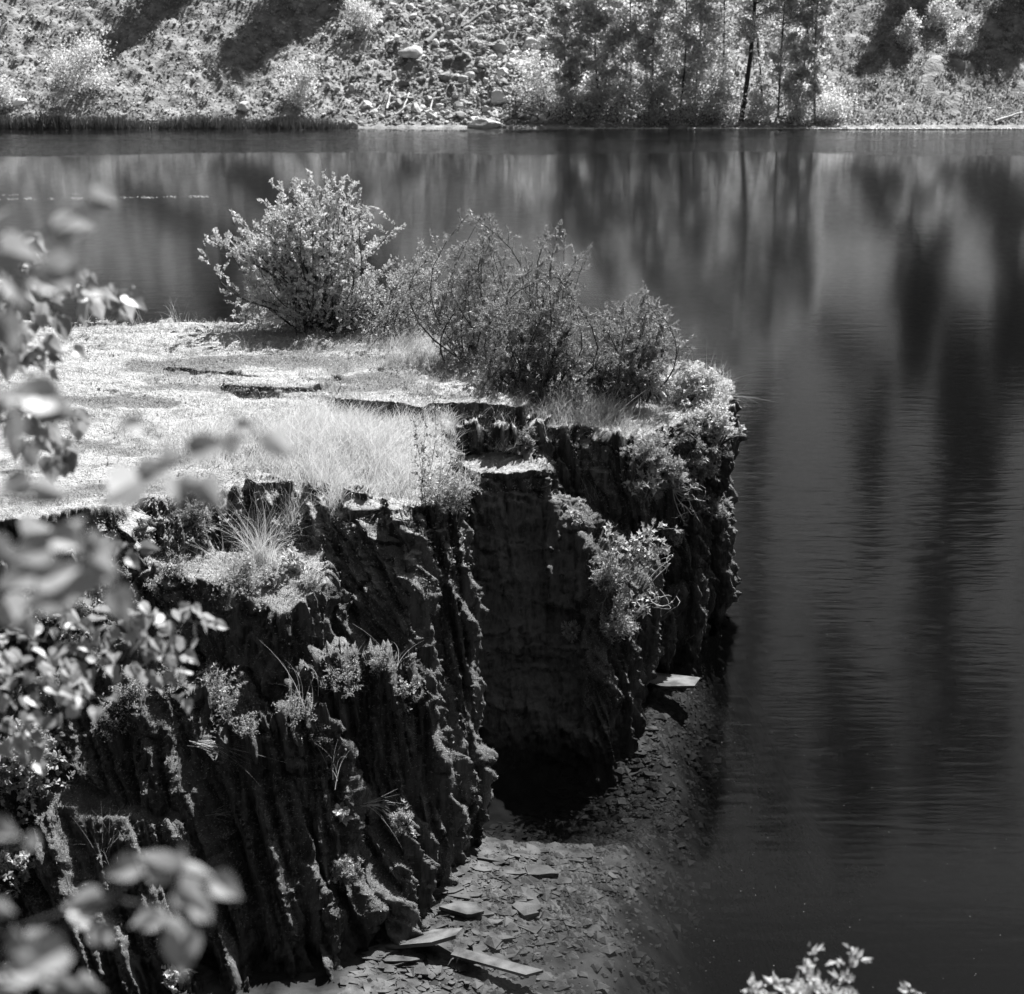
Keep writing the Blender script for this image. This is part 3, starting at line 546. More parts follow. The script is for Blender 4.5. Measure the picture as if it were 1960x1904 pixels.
# ------------------------------------------------------------------ plant builders
def curve(a, b, n=7, bend=.12, up=0.0, rng=R):
    t = np.linspace(0, 1, n)[:, None]; L_ = np.linalg.norm(b - a); o = rng.normal(size=3) * bend * L_; o2 = rng.normal(size=3) * bend * .6 * L_
    P = a + (b - a) * t + np.sin(t * math.pi) * o + np.sin(t * 2 * math.pi) * o2 * .5; P[:, 2:3] += up * L_ * np.sin(t * math.pi) ; return P
def tree(name, base, h, rad, label, cat, group=None, crown0=.25, nb=26, nl=4500, ls=.13, m='far', bark='bark', tpl=None, lean=(0, 0), trunk_r=None, shape='oval', parts=('trunk', 'crown'), clump=.28, stems=1, droop=0.):
    root = empty(name, tuple(base), label, cat, group); tb = MB(); cbm = MB(); base = np.array(base, float); tpl = tpl or T_leaf(.75)
    centers = []; wts = []
    for sidx in range(stems):
        off = R.normal(size=3) * [rad * .35, rad * .35, 0] if stems > 1 else np.zeros(3)
        hh = h * (1 if sidx == 0 else R.uniform(.7, 1)); tip = base + np.array([lean[0], lean[1], hh]) + off
        tr = curve(base - (0, 0, .2), tip, 10, .025); r0 = trunk_r or h * .008
        tb.tube(tr, np.linspace(r0, r0 * .15, 10) / (1 if stems == 1 else 1.5), 7)
        for b in range(nb // stems):
            f = crown0 + (1 - crown0) * (b + R.random()) / (nb // stems) * .97; p = tr[0] + (tr[-1] - tr[0]) * f; k = min(int(f * 9), 8); p = tr[k] + (tr[k + 1] - tr[k]) * (f * 9 - k)
            g = (f - crown0) / (1 - crown0)
            ext = rad * {'oval': math.sqrt(max(.05, 1 - (2 * g - .8) ** 2 / 1.9)), 'cone': (1 - g) * .95 + .07, 'slim': .5 + .5 * math.sin(g * 3)}[shape] * R.uniform(.65, 1.12)
            a = R.uniform(0, 2 * math.pi); e = p + np.array([math.cos(a) * ext, math.sin(a) * ext, ext * ({'cone': -.25}.get(shape, .45)) - droop * ext])
            P = curve(p, e, 5, .06); tb.tube(P, np.linspace(r0 * .3, r0 * .05, 5), 4)
            for q in np.linspace(.3, 1, 5): centers.append(p + (e - p) * q); wts.append(.4 + q)
    C = np.array(centers); wts = np.array(wts) / sum(wts); idx = R.choice(len(C), nl, p=wts)
    sp = clump * rad; Pp = C[idx] + R.normal(size=(nl, 3)) * [sp, sp, sp * (.35 if shape == 'cone' else .8)] * R.uniform(.3, 1, (nl, 1))
    scatter(cbm, tpl, Pp, rdir(nl, -.1 if shape != 'cone' else -.3), rdir(nl, .5), ls * R.uniform(.6, 1.3, nl))
    tb.build(parts[0], M[bark], root, smooth=True); cbm.build(parts[1], M[m], root); return root
# trees along the far shore: (u base, v base, height, radius, kind)
def shore_pt(u, v, back=0):
    p = far_pt(u, v); p[1] += back; p[2] = hz1(p[0], p[1]); return p
FT = [(1085, 232, 6.0, .9, 'mid', 'thin dark leaved tree standing leftmost in the far grove'), (1150, 225, 6.5, 1.3, 'pale', 'pale leaved round tree second from the left in the far grove'),
      (1205, 215, 8.5, 1.2, 'pale', 'tall pale leaved tree in the left half of the far grove'), (1245, 228, 7.5, 1.1, 'pale', 'pale tree with a leaning trunk in the middle of the far grove'),
      (1300, 232, 9.5, 1.35, 'mid', 'broad grey leaved tree in the middle of the far grove'), (1330, 205, 10, 1.3, 'pale', 'tall sunlit tree just left of the thick dark trunk'),
      (1418, 238, 13, 1.5, 'trunk', 'tallest tree with a thick bare dark trunk by the far water'), (1462, 236, 9, .75, 'dark', 'thin stemmed tree right of the thick dark trunk'),
      (1490, 232, 11, .9, 'mid', 'slender tree with twin bare stems in the right half of the far grove'), (1525, 215, 9.5, 1.0, 'pale', 'sunlit slender tree second from the right in the far grove'),
      (1562, 240, 9.0, .85, 'birch', 'rightmost tree of the far grove with a pale thin trunk at the water'),
      (1385, 200, 10, 1.2, 'dark', 'dark bushy tree behind the thick bare trunk')]
for u, v, h, r, kd, lab in FT:
    b = shore_pt(u, v, .2)
    kw = dict(pale=dict(m='far', crown0=.08, nl=6500, ls=.17, trunk_r=.05), mid=dict(m='far', crown0=.1, nl=5200, ls=.16, trunk_r=.05), dark=dict(m='far', crown0=.1, nl=3800, ls=.13, trunk_r=.06), trunk=dict(m='far', crown0=.26, nl=9000, ls=.15, trunk_r=.125), birch=dict(m='far', crown0=.16, nl=6500, ls=.15, bark='palebark', trunk_r=.07))[kd]
    tree('broadleaf_tree', b, h, r, lab, 'tree', 'trees of the grove on the far shore', shape='slim' if kd != 'trunk' else 'oval', nb=44, clump=.2, **kw)
FS = [(1035, 225, 2.6, 1.3, 'large pale bush at the left end of the far grove'), (1105, 235, 1.2, .8, 'low bush under the dark leaved thin tree'), (1165, 233, 1.6, 1.0, 'rounded bush under the pale trees'), (1235, 236, 2.0, 1.0, 'sunlit bush by the water in the middle of the grove'),
      (1275, 236, 1.5, .9, 'small bush left of the thick dark trunk'), (1345, 236, 1.7, .9, 'bush close beside the thick dark trunk'), (1385, 236, 1.9, .8, 'bright bush touching the thick dark trunk'), (1455, 238, 1.3, .7, 'low dark bush between the thin stems'),
      (1530, 236, 1.6, .7, 'bush between the two rightmost trees'), (1600, 232, 1.2, .9, 'bright low bush right of the grove on the shore'), (160, 185, 2.4, 1.3, 'sunlit bush on the left part of the stony slope'), (575, 200, 2.0, .8, 'small pale shrub on the middle of the stony slope'),
      (700, 60, 1.5, .7, 'thin shrub high on the stony slope'), (1735, 90, 1.5, .5, 'young conifer on the sunlit right slope'), (1840, 105, 1.6, .5, 'small bright shrub on the right slope beside the dark shadow'), (1800, 60, 1.5, .6, 'shrub in the dark shadow band of the right slope'), (8, 212, 1.4, .6, 'bright shrub at the far left behind the reeds')]
for u, v, h, r, lab in FS:
    tree('shrub', shore_pt(u, v), h, r, lab, 'shrub', 'shrubs on the far shore and slope', crown0=.05, nb=24, nl=int(1100 + 900 * r * h), ls=.11, m='far', stems=3, clump=.35)
# conifers up the slope, above the frame: they throw the long shadows seen on the scree
con = tree('conifer_tree', (26.9, 91.3, hz1(26.9, 91.3)), 9.5, 1.7, 'dark conifer high on the far slope above the shadow bands', 'tree', 'conifers above the far slope', m='fardark', crown0=.08, nb=70, nl=6500, ls=.26, shape='cone', tpl=T_leaf(.45), clump=.22)
def dup(root, loc, s, rz, label=None, group=None):
    r = root.copy(); COL.objects.link(r); r.location = loc; r.scale = (s, s, s * random.uniform(.85, 1.15)); r.rotation_euler = (0, 0, rz)
    if label: r['label'] = label
    if group: r['group'] = group
    for c in list(root.children):
        k = c.copy(); COL.objects.link(k); k.parent = r
    return r
for x, y, s in [(27.8, 91.6, 1.15), (31.0, 91.5, 1.1), (21.6, 91.4, 1.1), (22.6, 92.5, 1.0), (-7.6, 91.8, 1.15), (-9.0, 91.5, 1.1), (-15.6, 91.5, 1.1)]:
    dup(con, (x, y, hz1(x, y) - .3), s, random.uniform(0, 6.3))
fc_ = 0
for q in range(270):
    x = random.uniform(-90, 90); y = 106 + random.random() ** 1.4 * 200
    dup(con, (x, y, hz1(x, y) - .4), random.uniform(.9, 1.55), random.uniform(0, 6.3))
# ------------------------------------------------------------------ bushes on the point
def bush(name, base, targets, label, cat, m='leaf', bark='bark', group=None, twigs=9, tl=.35, leaves=14, ls=.035, tpl=None, r0=.012, up=.5, start=.35, bend=.07, lup=.3, ldir_up=.1, parts=('stems', 'leaves'), spread=.05):
    """targets: list of points the stems reach"""
    base = np.array(base, float); root = empty(name, tuple(base), label, cat, group); sb = MB(); lb = MB(); tpl = tpl or T_leaf(.62); LP = []; LD = []
    for tg in targets:
        tg = np.array(tg, float); P = curve(base + R.normal(size=3) * [spread, spread, 0] - (0, 0, .05), tg, 9, bend); sb.tube(P, np.linspace(r0, r0 * .22, 9), 5)
        ln = np.linalg.norm(tg - base)
        for k in range(twigs):
            f = start + (1 - start) * (k + R.random()) / twigs; i0 = min(int(f * 8), 7); p = P[i0] + (P[i0 + 1] - P[i0]) * (f * 8 - i0)
            dr = unit(unit(tg - base) * .6 + R.normal(size=3) * .75 + np.array([0, 0, up])); e = p + dr * tl * R.uniform(.5, 1.15) * (1.25 - .5 * f)
            Q_ = curve(p, e, 5, .1); sb.tube(Q_, np.linspace(r0 * .3, r0 * .1, 5), 3)
            n = int(leaves * R.uniform(.7, 1.3)); t = R.uniform(.1, 1.03, n)[:, None]; i1 = np.clip((t[:, 0] * 4).astype(int), 0, 3); fr = t - i1[:, None] / 4
            LP.append(Q_[i1] + (Q_[i1 + 1] - Q_[i1]) * fr * 4 + R.normal(size=(n, 3)) * .008); LD.append(unit(dr[None] * .7 + R.normal(size=(n, 3)) * .7 + [0, 0, ldir_up]))
    LP = np.concatenate(LP); LD = np.concatenate(LD); n = len(LP)
    scatter(lb, tpl, LP, LD, rdir(n, lup), ls * R.uniform(.6, 1.25, n)); sb.build(parts[0], M[bark], root, smooth=True); lb.build(parts[1], M[m], root); return root
def wpt(u, v, y):                                             # a point seen at pixel u, v at distance y along the ground
    r = ray(u, v); return np.array([0, 0, H]) + r * (y / r[1])
def targets(base, outline, n, dy=.5):
    """stem tips filling an outline (pixels) around the distance of the base"""
    o = np.array(outline, float); out = []
    while len(out) < n:
        a, b = o[R.integers(len(o))], o[R.integers(len(o))]; f = R.random() ** .5; c = o.mean(0); p = c + (a - c) * R.random() ** .4 + R.normal(size=2) * 13
        out.append(wpt(p[0], p[1], base[1] + R.normal() * dy))
    return out
# big pale-leaved bush: several stems fanning from the edge of the flat
b = hit(620, 632)[0]
bush('leafy_bush', b, targets(b, [(400, 500), (430, 440), (480, 395), (520, 375), (600, 345), (700, 360), (745, 410), (775, 440), (770, 520), (700, 560), (560, 560), (450, 570), (590, 340), (660, 350), (400, 470), (560, 360), (720, 480), (480, 480), (540, 430), (640, 430), (600, 500)], 120, .35),
     'large pale leaved bush fanning out from the back edge of the grassy flat', 'bush', 'bright', twigs=15, tl=.28, leaves=30, ls=.046, r0=.014, spread=.2, start=.15)
bush('leafy_bush', hit(735, 640)[0], targets(hit(735, 640)[0], [(700, 540), (760, 480), (790, 470), (830, 560), (890, 560), (870, 620), (760, 610), (820, 480), (850, 480)], 40, .3), 'low fine leaved bush between the large pale bush and the junipers', 'bush', 'leaf', twigs=11, tl=.26, leaves=20, ls=.032, r0=.007, spread=.35, start=.1)
bush('leafy_bush', hit(490, 628)[0], targets(hit(490, 628)[0], [(430, 600), (450, 580), (480, 585), (520, 600)], 8, .15), 'small tuft of leafy shoots at the left foot of the large pale bush', 'bush', 'bright', twigs=7, tl=.15, leaves=10, ls=.04, r0=.006, spread=.1)
NT = T_blade(.26)
def juniper(base, outline, n, label, **k):
    kw = dict(twigs=26, tl=.26, leaves=54, ls=.038, tpl=NT, r0=.013, up=.15, bend=.16, start=.12, ldir_up=-.1, parts=('branches', 'needles'), spread=.24, m='needle'); kw.update(k)
    return bush('juniper', base, targets(base, outline, n, k.pop('dy', .3) if 'dy' in k else .3), label, 'juniper', **kw)
b1 = hit(930, 700)[0]
juniper(b1, [(895, 400), (905, 430), (930, 420), (950, 480), (860, 490), (835, 490), (880, 560), (900, 620), (990, 560), (960, 440), (850, 560), (920, 390), (940, 560), (970, 640)], 26, 'tall thin juniper with a bowed tip, leftmost of the junipers on the point')
b2 = hit(1003, 745)[0]
juniper(b2, [(1000, 480), (1065, 420), (1060, 520), (1150, 490), (1140, 520), (1005, 450), (1080, 560), (930, 600), (960, 660), (1060, 620), (1100, 640), (1090, 540), (980, 540), (1030, 640)], 34, 'twiggy juniper with a straight dark stem, middle one of the junipers on the point')
b3 = hit(1190, 745)[0]
juniper(b3, [(1230, 560), (1250, 580), (1305, 600), (1300, 665), (1270, 700), (1180, 620), (1120, 660), (1100, 700), (1210, 640), (1240, 690), (1160, 590), (1060, 690), (1130, 720), (1250, 640)], 34, 'bright spreading juniper at the right end of the point')
juniper(hit(1010, 755)[0], [(930, 700), (1000, 650), (1060, 690), (1090, 730), (960, 730)], 10, 'low dark juniper skirt under the straight stemmed juniper', twigs=12)
juniper(hit(1310, 820, 2.6)[0], [(1250, 850), (1300, 870), (1370, 880), (1330, 940), (1280, 920), (1240, 890), (1310, 960)], 18, 'juniper hanging down the dark cliff face at the end of the point', tl=.26, ls=.04)
mbp = MB(); p0_ = hit(915, 690)[0]; P = np.array([wpt(940, 735, p0_[1]), wpt(925, 700, p0_[1]), wpt(905, 660, p0_[1]), wpt(900, 640, p0_[1])]); mbp.tube(P, [.12, .10, .075, .03], 9)
tag(mbp.build('tree_stump', M['bark'], smooth=True), 'black charred looking stump under the tall thin juniper', 'stump')
p = hit(1250, 755)[0]; mbp = MB(); mbp.tube([p + (-.35, .1, .08), p + (-.15, .0, .04), p + (.05, 0, .1), p + (.2, .1, .16), p + (.28, .2, .05)], [.02, .035, .05, .05, .03], 8); mbp.tube([p + (.05, 0, .1), p + (.1, -.1, .02), p + (.22, -.15, -.12)], [.04, .03, .012], 6)
tag(mbp.build('dead_root', M['deadwood'], smooth=True), 'bleached knotted root on the edge under the right juniper', 'root')
# broad-leaved seedlings on the dark cliff
LB = T_lobed()
def cliffplant(u, v, outline, n, label, name='maple_seedling', cat='seedling', **k):
    b, nn = hit(u, v); kw = dict(twigs=5, tl=.12, leaves=6, ls=.07, tpl=LB, r0=.008, start=.45, up=.3, bark='palebark', lup=1.0, spread=.03, m='leaf', bend=.12); kw.update(k)
    tg = targets(b - nn * 0 + np.array([0, -.25, 0]), outline, n, .1)
    return bush(name, b, tg, label, cat, **kw)
cliffplant(1165, 1110, [(1180, 1020), (1240, 1000), (1290, 1015), (1325, 1035), (1270, 1060), (1210, 1050), (1160, 1060)], 12, 'lobed leaved seedling reaching out from the dark cliff, upper one')
cliffplant(1160, 1180, [(1210, 1130), (1250, 1110), (1240, 1150), (1200, 1160)], 7, 'lobed leaved seedling lower down on the dark cliff')
cliffplant(1240, 960, [(1230, 920), (1260, 890), (1290, 930), (1220, 900)], 6, 'small lobed leaved seedling under the hanging juniper')
cliffplant(1105, 985, [(1090, 970), (1110, 960), (1125, 1000), (1100, 1010)], 6, 'clump of small round leaves on the corner of the pale slab', name='rock_plant', cat='plant', tl=.06, ls=.04, tpl=T_heart(), r0=.003)
# bare dead twigs
def deadtwigs(u, v, tg, label):
    b, nn = hit(u, v); mbp = MB()
    for a in tg:
        e = wpt(a[0], a[1], b[1] - .3 + R.normal() * .05); P = curve(b, e, 9, .12); mbp.tube(P, np.linspace(.008, .002, 9), 4)
        for _ in range(4): k = R.integers(4, 8); mbp.tube(curve(P[k], P[k] + R.normal(size=3) * .09, 5, .2), np.linspace(.004, .0015, 5), 3)
    tag(mbp.build('dead_twigs', M['deadwood'], smooth=True), label, 'twigs')
deadtwigs(1290, 940, [(1345, 940), (1330, 980), (1350, 960), (1310, 1000), (1320, 930), (1340, 1000)], 'bleached bare twigs curling out beside the hanging juniper')
deadtwigs(1230, 1130, [(1280, 1080), (1300, 1130), (1260, 1150), (1290, 1060)], 'bleached bare twigs between the two lobed seedlings')
# heather and herb clumps
def clump(u, v, n, rad, label, m='leaf', tpl=None, ls=.03, name='heather', cat='heather', up=.8, tw=5, lv=16):
    b, nn = hit(u, v); D = unit(nn * .8 + np.array([0, -.1, up])); tg = [b + unit(D + R.normal(size=3) * .55) * rad * R.uniform(.7, 1.1) for _ in range(n)]
    return bush(name, b, tg, label, cat, m, twigs=tw, tl=rad * .3, leaves=lv, ls=ls, tpl=tpl or T_blade(.35), r0=.003, start=.3, up=.2, spread=rad * .25)
clump(415, 1370, 70, .42, 'dome of fine heather on the ledge in front of the left leaves')
clump(870, 960, 50, .33, 'heather tuft spilling over the near corner of the flat')
clump(380, 990, 40, .30, 'dark heather tuft in the hollow below the near edge', 'needle')
clump(465, 1120, 40, .28, 'heather cushion on the upper mossy ledge')
clump(560, 1085, 20, .18, 'leafy herb on the rim of the near cliff face', 'bright', T_heart(), .045, 'rock_plant', 'plant', tw=3, lv=5)
clump(520, 1120, 20, .16, 'round leaved herb beside the heather cushion', 'leaf', T_heart(), .035, 'rock_plant', 'plant', tw=3, lv=5)
clump(670, 1668, 45, .16, 'small spiky tuft low on the near cliff face', 'leaf')
clump(775, 1570, 18, .15, 'small fern like tuft half way down the near cliff face', 'leaf')
clump(790, 1330, 22, .17, 'sprawling thin herb at the right end of the mossy ledge', 'leaf', T_heart(), .02, 'rock_plant', 'plant', tw=3, lv=6)
clump(645, 1560, 14, .12, 'pale leaved herb on the near cliff face above the spiky tuft', 'bright', T_heart(), .04, 'rock_plant', 'plant', tw=3, lv=5)
clump(330, 1880, 14, .15, 'pale leaved herb at the bottom edge of the near cliff', 'bright', T_heart(), .045, 'rock_plant', 'plant', tw=3, lv=5)
clump(1090, 1215, 26, .13, 'little fern in the shade of the recess', 'leaf', T_leaf(.4), .05, 'fern', 'fern', tw=2, lv=10)
clump(1000, 850, 40, .25, 'dark herb cushion on the step behind the pale slab', 'needle', T_leaf(.6), .03)
clump(1330, 770, 120, .42, 'dense bright cushion of small leaves at the tip of the point', 'bright', T_leaf(.7), .035, 'rock_plant', 'plant', tw=5, lv=14)
clump(1365, 830, 90, .34, 'bright leafy cushion hanging over the end of the point', 'bright', T_leaf(.7), .035, 'rock_plant', 'plant', tw=5, lv=12)
clump(1100, 780, 50, .3, 'grey herb cushion above the ribbed dark face', 'leaf', T_leaf(.4), .03)
for u, v, lab in [(1265, 850, 'feathery hanging plant at the top of the green strip on the ribbed face'), (1290, 895, 'feathery hanging plant half way down the green strip'), (1255, 920, 'feathery hanging plant left in the green strip above the seedlings'), (1345, 880, 'feathery hanging plant at the outer edge of the point'), (1370, 960, 'sparse hanging plant low on the outer edge of the point'), (1190, 1200, 'hanging plant on the corner column beside the lower seedling'), (1160, 1090, 'small herb on the shoulder of the corner column'), (1300, 1010, 'feathery hanging plant just right of the upper seedling')]:
    clump(u, v, 46, .24, lab, 'leaf', T_blade(.35), .035, 'rock_plant', 'plant', up=-.1, tw=5, lv=12)
clump(1225, 880, 50, .32, 'feathery herb below the right juniper', 'leaf', T_blade(.3), .04)
for q, (u, v) in enumerate([(300, 1130), (330, 1090), (560, 1040), (600, 1120), (250, 1330), (330, 1330), (470, 1400), (580, 1400), (640, 1300), (740, 1275), (560, 1372), (200, 1380)]):
    clump(u, v, 22, .15 + .06 * (q % 3), ['wiry herb tuft on the upper mossy ledge, left side', 'wiry herb tuft under the blurred leaves on the upper ledge', 'wiry herb tuft in the dark gap under the rim', 'wiry herb tuft at the right end of the upper ledge', 'wiry herb tuft left of the heather dome', 'wiry herb tuft just behind the heather dome', 'wiry herb tuft right of the heather dome', 'wiry herb tuft in the middle of the lower mossy ledge', 'wiry herb tuft at the left end of the right mossy ledge', 'wiry herb tuft on the back of the right mossy ledge', 'wiry herb tuft on the back rim of the lower mossy ledge', 'wiry herb tuft farthest left on the lower ledge'][q], 'leaf', T_leaf(.4), .022, 'rock_plant', 'plant', tw=4, lv=9)
clump(60, 1500, 80, .45, 'leafy shrub growing on the left of the near cliff', 'leaf', T_leaf(.7), .05, 'leafy_bush', 'bush', tw=5, lv=10)
clump(40, 1660, 60, .40, 'lower leafy shrub with bare twigs on the left of the near cliff', 'leaf', T_leaf(.7), .05, 'leafy_bush', 'bush', tw=5, lv=10)
clump(120, 1180, 60, .45, 'shrub half hidden behind the blurred leaves at the left', 'leaf', T_leaf(.7), .04, 'leafy_bush', 'bush', tw=5, lv=10)
# upright thin stemmed plant at the near corner
b, nn = hit(820, 985); bush('tall_herb', b, [wpt(u, v, b[1] - .1 + .1 * R.normal()) for u, v in [(790, 800), (815, 780), (830, 770), (845, 800), (800, 860), (860, 850), (835, 900), (880, 930), (790, 1100), (850, 1080), (820, 1060), (800, 900), (840, 840)]], 'tall dark stemmed herb at the near corner of the flat', 'herb', 'leaf', twigs=12, tl=.10, leaves=7, ls=.035, r0=.004, start=.15, spread=.08)
# ------------------------------------------------------------------ grass
def ribbons(mb, P, D, L_, w, bendv, seg=4):
    """curved grass blades: start P, direction D, length, half width, bend vector"""
    n = len(P); t = np.linspace(0, 1, seg + 1); X_ = unit(np.cross(D, R.normal(size=(n, 3)) * [1, 1, .2]))
    C = P[:, None] + D[:, None] * (L_[:, None] * t)[:, :, None] + bendv[:, None] * (L_[:, None] * t ** 2)[:, :, None]
    Wd = X_[:, None] * (w[:, None] * (1 - t * .85))[:, :, None]
    V = np.stack([C - Wd, C + Wd], 2).reshape(n, -1, 3); k = 2 * (seg + 1); s = np.arange(seg) * 2
    f = np.stack([s, s + 1, s + 3, s + 2], 1)[None] + (np.arange(n) * k)[:, None, None]; mb.add(V.reshape(-1, 3), None, f.reshape(-1, 4))
def grass(n, mask, wt, L0, w, label, m, spread=.35, droop=.45, name='grass', wind=(.15, 0, 0)):
    k = np.where(mask)[0]; pr = fa[k] * wt[k]; pr /= pr.sum(); i_ = k[R.choice(len(k), n, p=pr)]
    P = fc[i_] + R.normal(size=(n, 3)) * [.012, .012, .003]; D = rdir(n) * spread + [0, 0, 1] + np.array(wind); D = unit(D)
    L_ = L0[i_] * R.uniform(.45, 1.25, n); bend = rdir(n) * [1, 1, .2] * droop + [0, 0, -droop * .6]; mb = MB(); ribbons(mb, P - (0, 0, .01), D, L_, R.uniform(.5, 1, n) * w, bend)
    return tag(mb.build(name, M[m]), label, 'grass', kind='stuff')
up = (fn[:, 2] > .55) & (fc[:, 2] > 2.55) & (fu > -150) & (fu < 1450)
def blob(u0, v0, ru, rv): return np.exp(-(((fu - u0) / ru) ** 2 + ((fv - v0) / rv) ** 2))
n1 = noise(fc, (1.1, 1.1, 1), 81); n2 = noise(fc, (3.5, 3.5, 1), 82)
bare = np.clip(blob(480, 718, 130, 13) + blob(690, 752, 120, 10) + blob(400, 690, 180, 14) + blob(930, 768, 90, 10) + blob(560, 762, 220, 8) + blob(100, 985, 170, 22) + blob(120, 905, 150, 28) + blob(300, 640, 200, 12) + blob(330, 750, 130, 10), 0, 1)
bare = np.clip(bare + blob(800, 757, 190, 12) + blob(530, 729, 90, 7) + .75 * cr[FC[:, 0]] + blob(940, 880, 100, 22) + blob(925, 803, 80, 12) + blob(1060, 950, 60, 35), 0, 1)
dens = np.clip(.5 + n1 + .6 * n2, .06, 1.5) * (1 - .93 * bare)
patchy = np.clip(.75 + .9 * noise(fc, (2.2, 2.2, 1), 83) + .5 * noise(fc, (6, 6, 1), 84), .08, 1.6)
tall = .8 * blob(650, 925, 130, 35) + blob(720, 870, 200, 75) + blob(560, 850, 200, 50) + blob(1100, 790, 120, 40) + .9 * blob(1330, 740, 80, 30) + .7 * blob(780, 680, 120, 50) + .4 * blob(450, 860, 200, 50)
tall = tall * patchy
crf = cr[FC[:, 0]]
grass(60000, up, dens * (.5 + .3 * tall), .05 + .05 * np.clip(tall, 0, 1), .0035, 'short dry bleached grass covering the flat top of the point', 'grass', .9, .8)
grass(15000, up, tall ** 1.5 + 1e-5, .12 + .26 * np.clip(tall, 0, 1), .0036, 'tall pale dry grass along the near rim of the flat', 'grass', .35, .45, 'tall_grass')
grass(14000, up, np.clip(.2 + n2, 0, 1) * (.2 + blob(1150, 790, 160, 60) + blob(820, 690, 150, 60) + blob(850, 930, 80, 60) + blob(600, 640, 200, 25)), .20 + 0 * fu, .0036, 'greener grass tufts among the dry grass and junipers', 'green', .5, .5, 'green_grass')
# tufts below the rim and on the ledges
def tuft(u, v, n, L0, label, m='grass', sp=.45, r=.05, D0=(0, -.1, 1)):
    b, nn = hit(u, v); P = b + R.normal(size=(n, 3)) * [r, r, .01]; D = unit(rdir(n) * sp + np.array(D0)); mb = MB()
    ribbons(mb, P, D, L0 * R.uniform(.5, 1.2, n), R.uniform(.0014, .0028, n), rdir(n) * .35 + [0, 0, -.3], 6); tag(mb.build('grass_tuft', M[m]), label, 'grass tuft', 'grass tufts on the cliff ledges')
for a in [(500, 1075, 190, .75, 'long bladed grass tuft fanning up from the upper ledge'), (440, 1110, 120, .5, 'grass tuft at the left of the upper ledge heather'), (640, 975, 130, .55, 'arching grass tuft hanging over the near rim'), (560, 1010, 120, .55, 'grass tuft in the dark gap below the near rim'),
          (330, 1240, 60, .45, 'thin grass tuft behind the left leaves'), (640, 1490, 16, .5, 'sparse seed stalks on the ribs below the mossy ledge', 'grass', .25), (580, 1350, 10, .7, 'three long seed stalks rising before the dark face', 'grass', .3), (750, 1280, 7, .55, 'few thin stalks with knobs on the mossy ledge', 'grass', .35),
          (700, 1260, 20, .16, 'short grass on top of the mossy ledge'), (380, 1420, 26, .5, 'horizontal dry stems under the heather dome', 'grass', .2, .04, (.9, -.3, .1)), (1150, 800, 260, .42, 'dense grass tuft above the ribbed dark face', 'grass', .6, .14), (1080, 800, 200, .36, 'grass tuft left of the ribbed dark face', 'grass', .6, .12),
          (1350, 730, 60, .45, 'grass tuft with drooping seed heads at the tip of the point', 'grass', .7, .1, (.5, 0, 1)), (1385, 760, 24, .4, 'few long blades drooping from the outer edge of the point', 'green', .5, .06, (.9, 0, .5)), (960, 860, 60, .18, 'thin grass in the crack behind the pale slab', 'green', .7, .06),
          (1140, 960, 14, .5, 'arching dry blades beside the corner of the pale slab', 'grass', .5), (210, 1660, 40, .6, 'stalk bundle at the left of the near cliff', 'green', .3), (700, 1540, 18, .35, 'dry sprays sticking out of the near cliff face', 'grass', .4, .03, (.8, -.3, .2)), (410, 1560, 14, .35, 'dry twig like spray at the lower left face', 'grass', .4, .03, (1, -.2, .3)),
          (860, 830, 60, .3, 'grass spilling over the step beside the tall herb'), (340, 590 + 35, 14, .55, 'group of seed stalks at the back edge of the flat', 'grass', .3, .05), (270, 615, 5, .5, 'few leaning seed stalks at the back left edge', 'grass', .5, .02)]:
    tuft(a[0], a[1], a[2], a[3], a[4], *a[5:])
# moss fur on ledges and ribs
mm = (fc[:, 2] < 2.5) & (fc[:, 2] > .1) & (fv < 2000) & (fu > -100) & ((fn[:, 2] > .25) | (noise(fc, (2, 2, .8), 90) > .12)) & ~((fc[:, 1] > 15.3) & (fc[:, 0] > -.5) & (fc[:, 0] < .75))
kk = np.where(mm)[0]; pr = fa[kk] * (.12 + np.clip(fn[kk, 2], 0, 1)); pr /= pr.sum(); n = 240000; i_ = kk[R.choice(len(kk), n, p=pr)]
mb = MB(); scatter(mb, T_blade(.4), fc[i_] - fn[i_] * .004, fn[i_] + R.normal(size=(n, 3)) * .6 + [0, 0, -.15], rdir(n), R.uniform(.008, .030, n)); tag(mb.build('moss', M['moss']), 'moss growing over the ledges and ribs of the cliff', 'moss', kind='stuff')
# small herbs scattered on the rims
mr_ = (fc[:, 2] > 2.2) & (fn[:, 2] > .2) & ((fn[:, 2] < .8) | (blob(1250, 770, 170, 60) + blob(830, 660, 300, 50) > .3)) & (fu > 150)
kk = np.where(mr_)[0]; n = 50000; i_ = kk[R.choice(len(kk), n)]; mb = MB(); scatter(mb, T_leaf(.6), fc[i_] + [0, 0, .01] + rdir(n) * .03, rdir(n, .6), rdir(n, .6), R.uniform(.012, .03, n)); tag(mb.build('rim_herbs', M['leaf']), 'tiny herbs along the rims and under the junipers', 'herbs', kind='stuff')
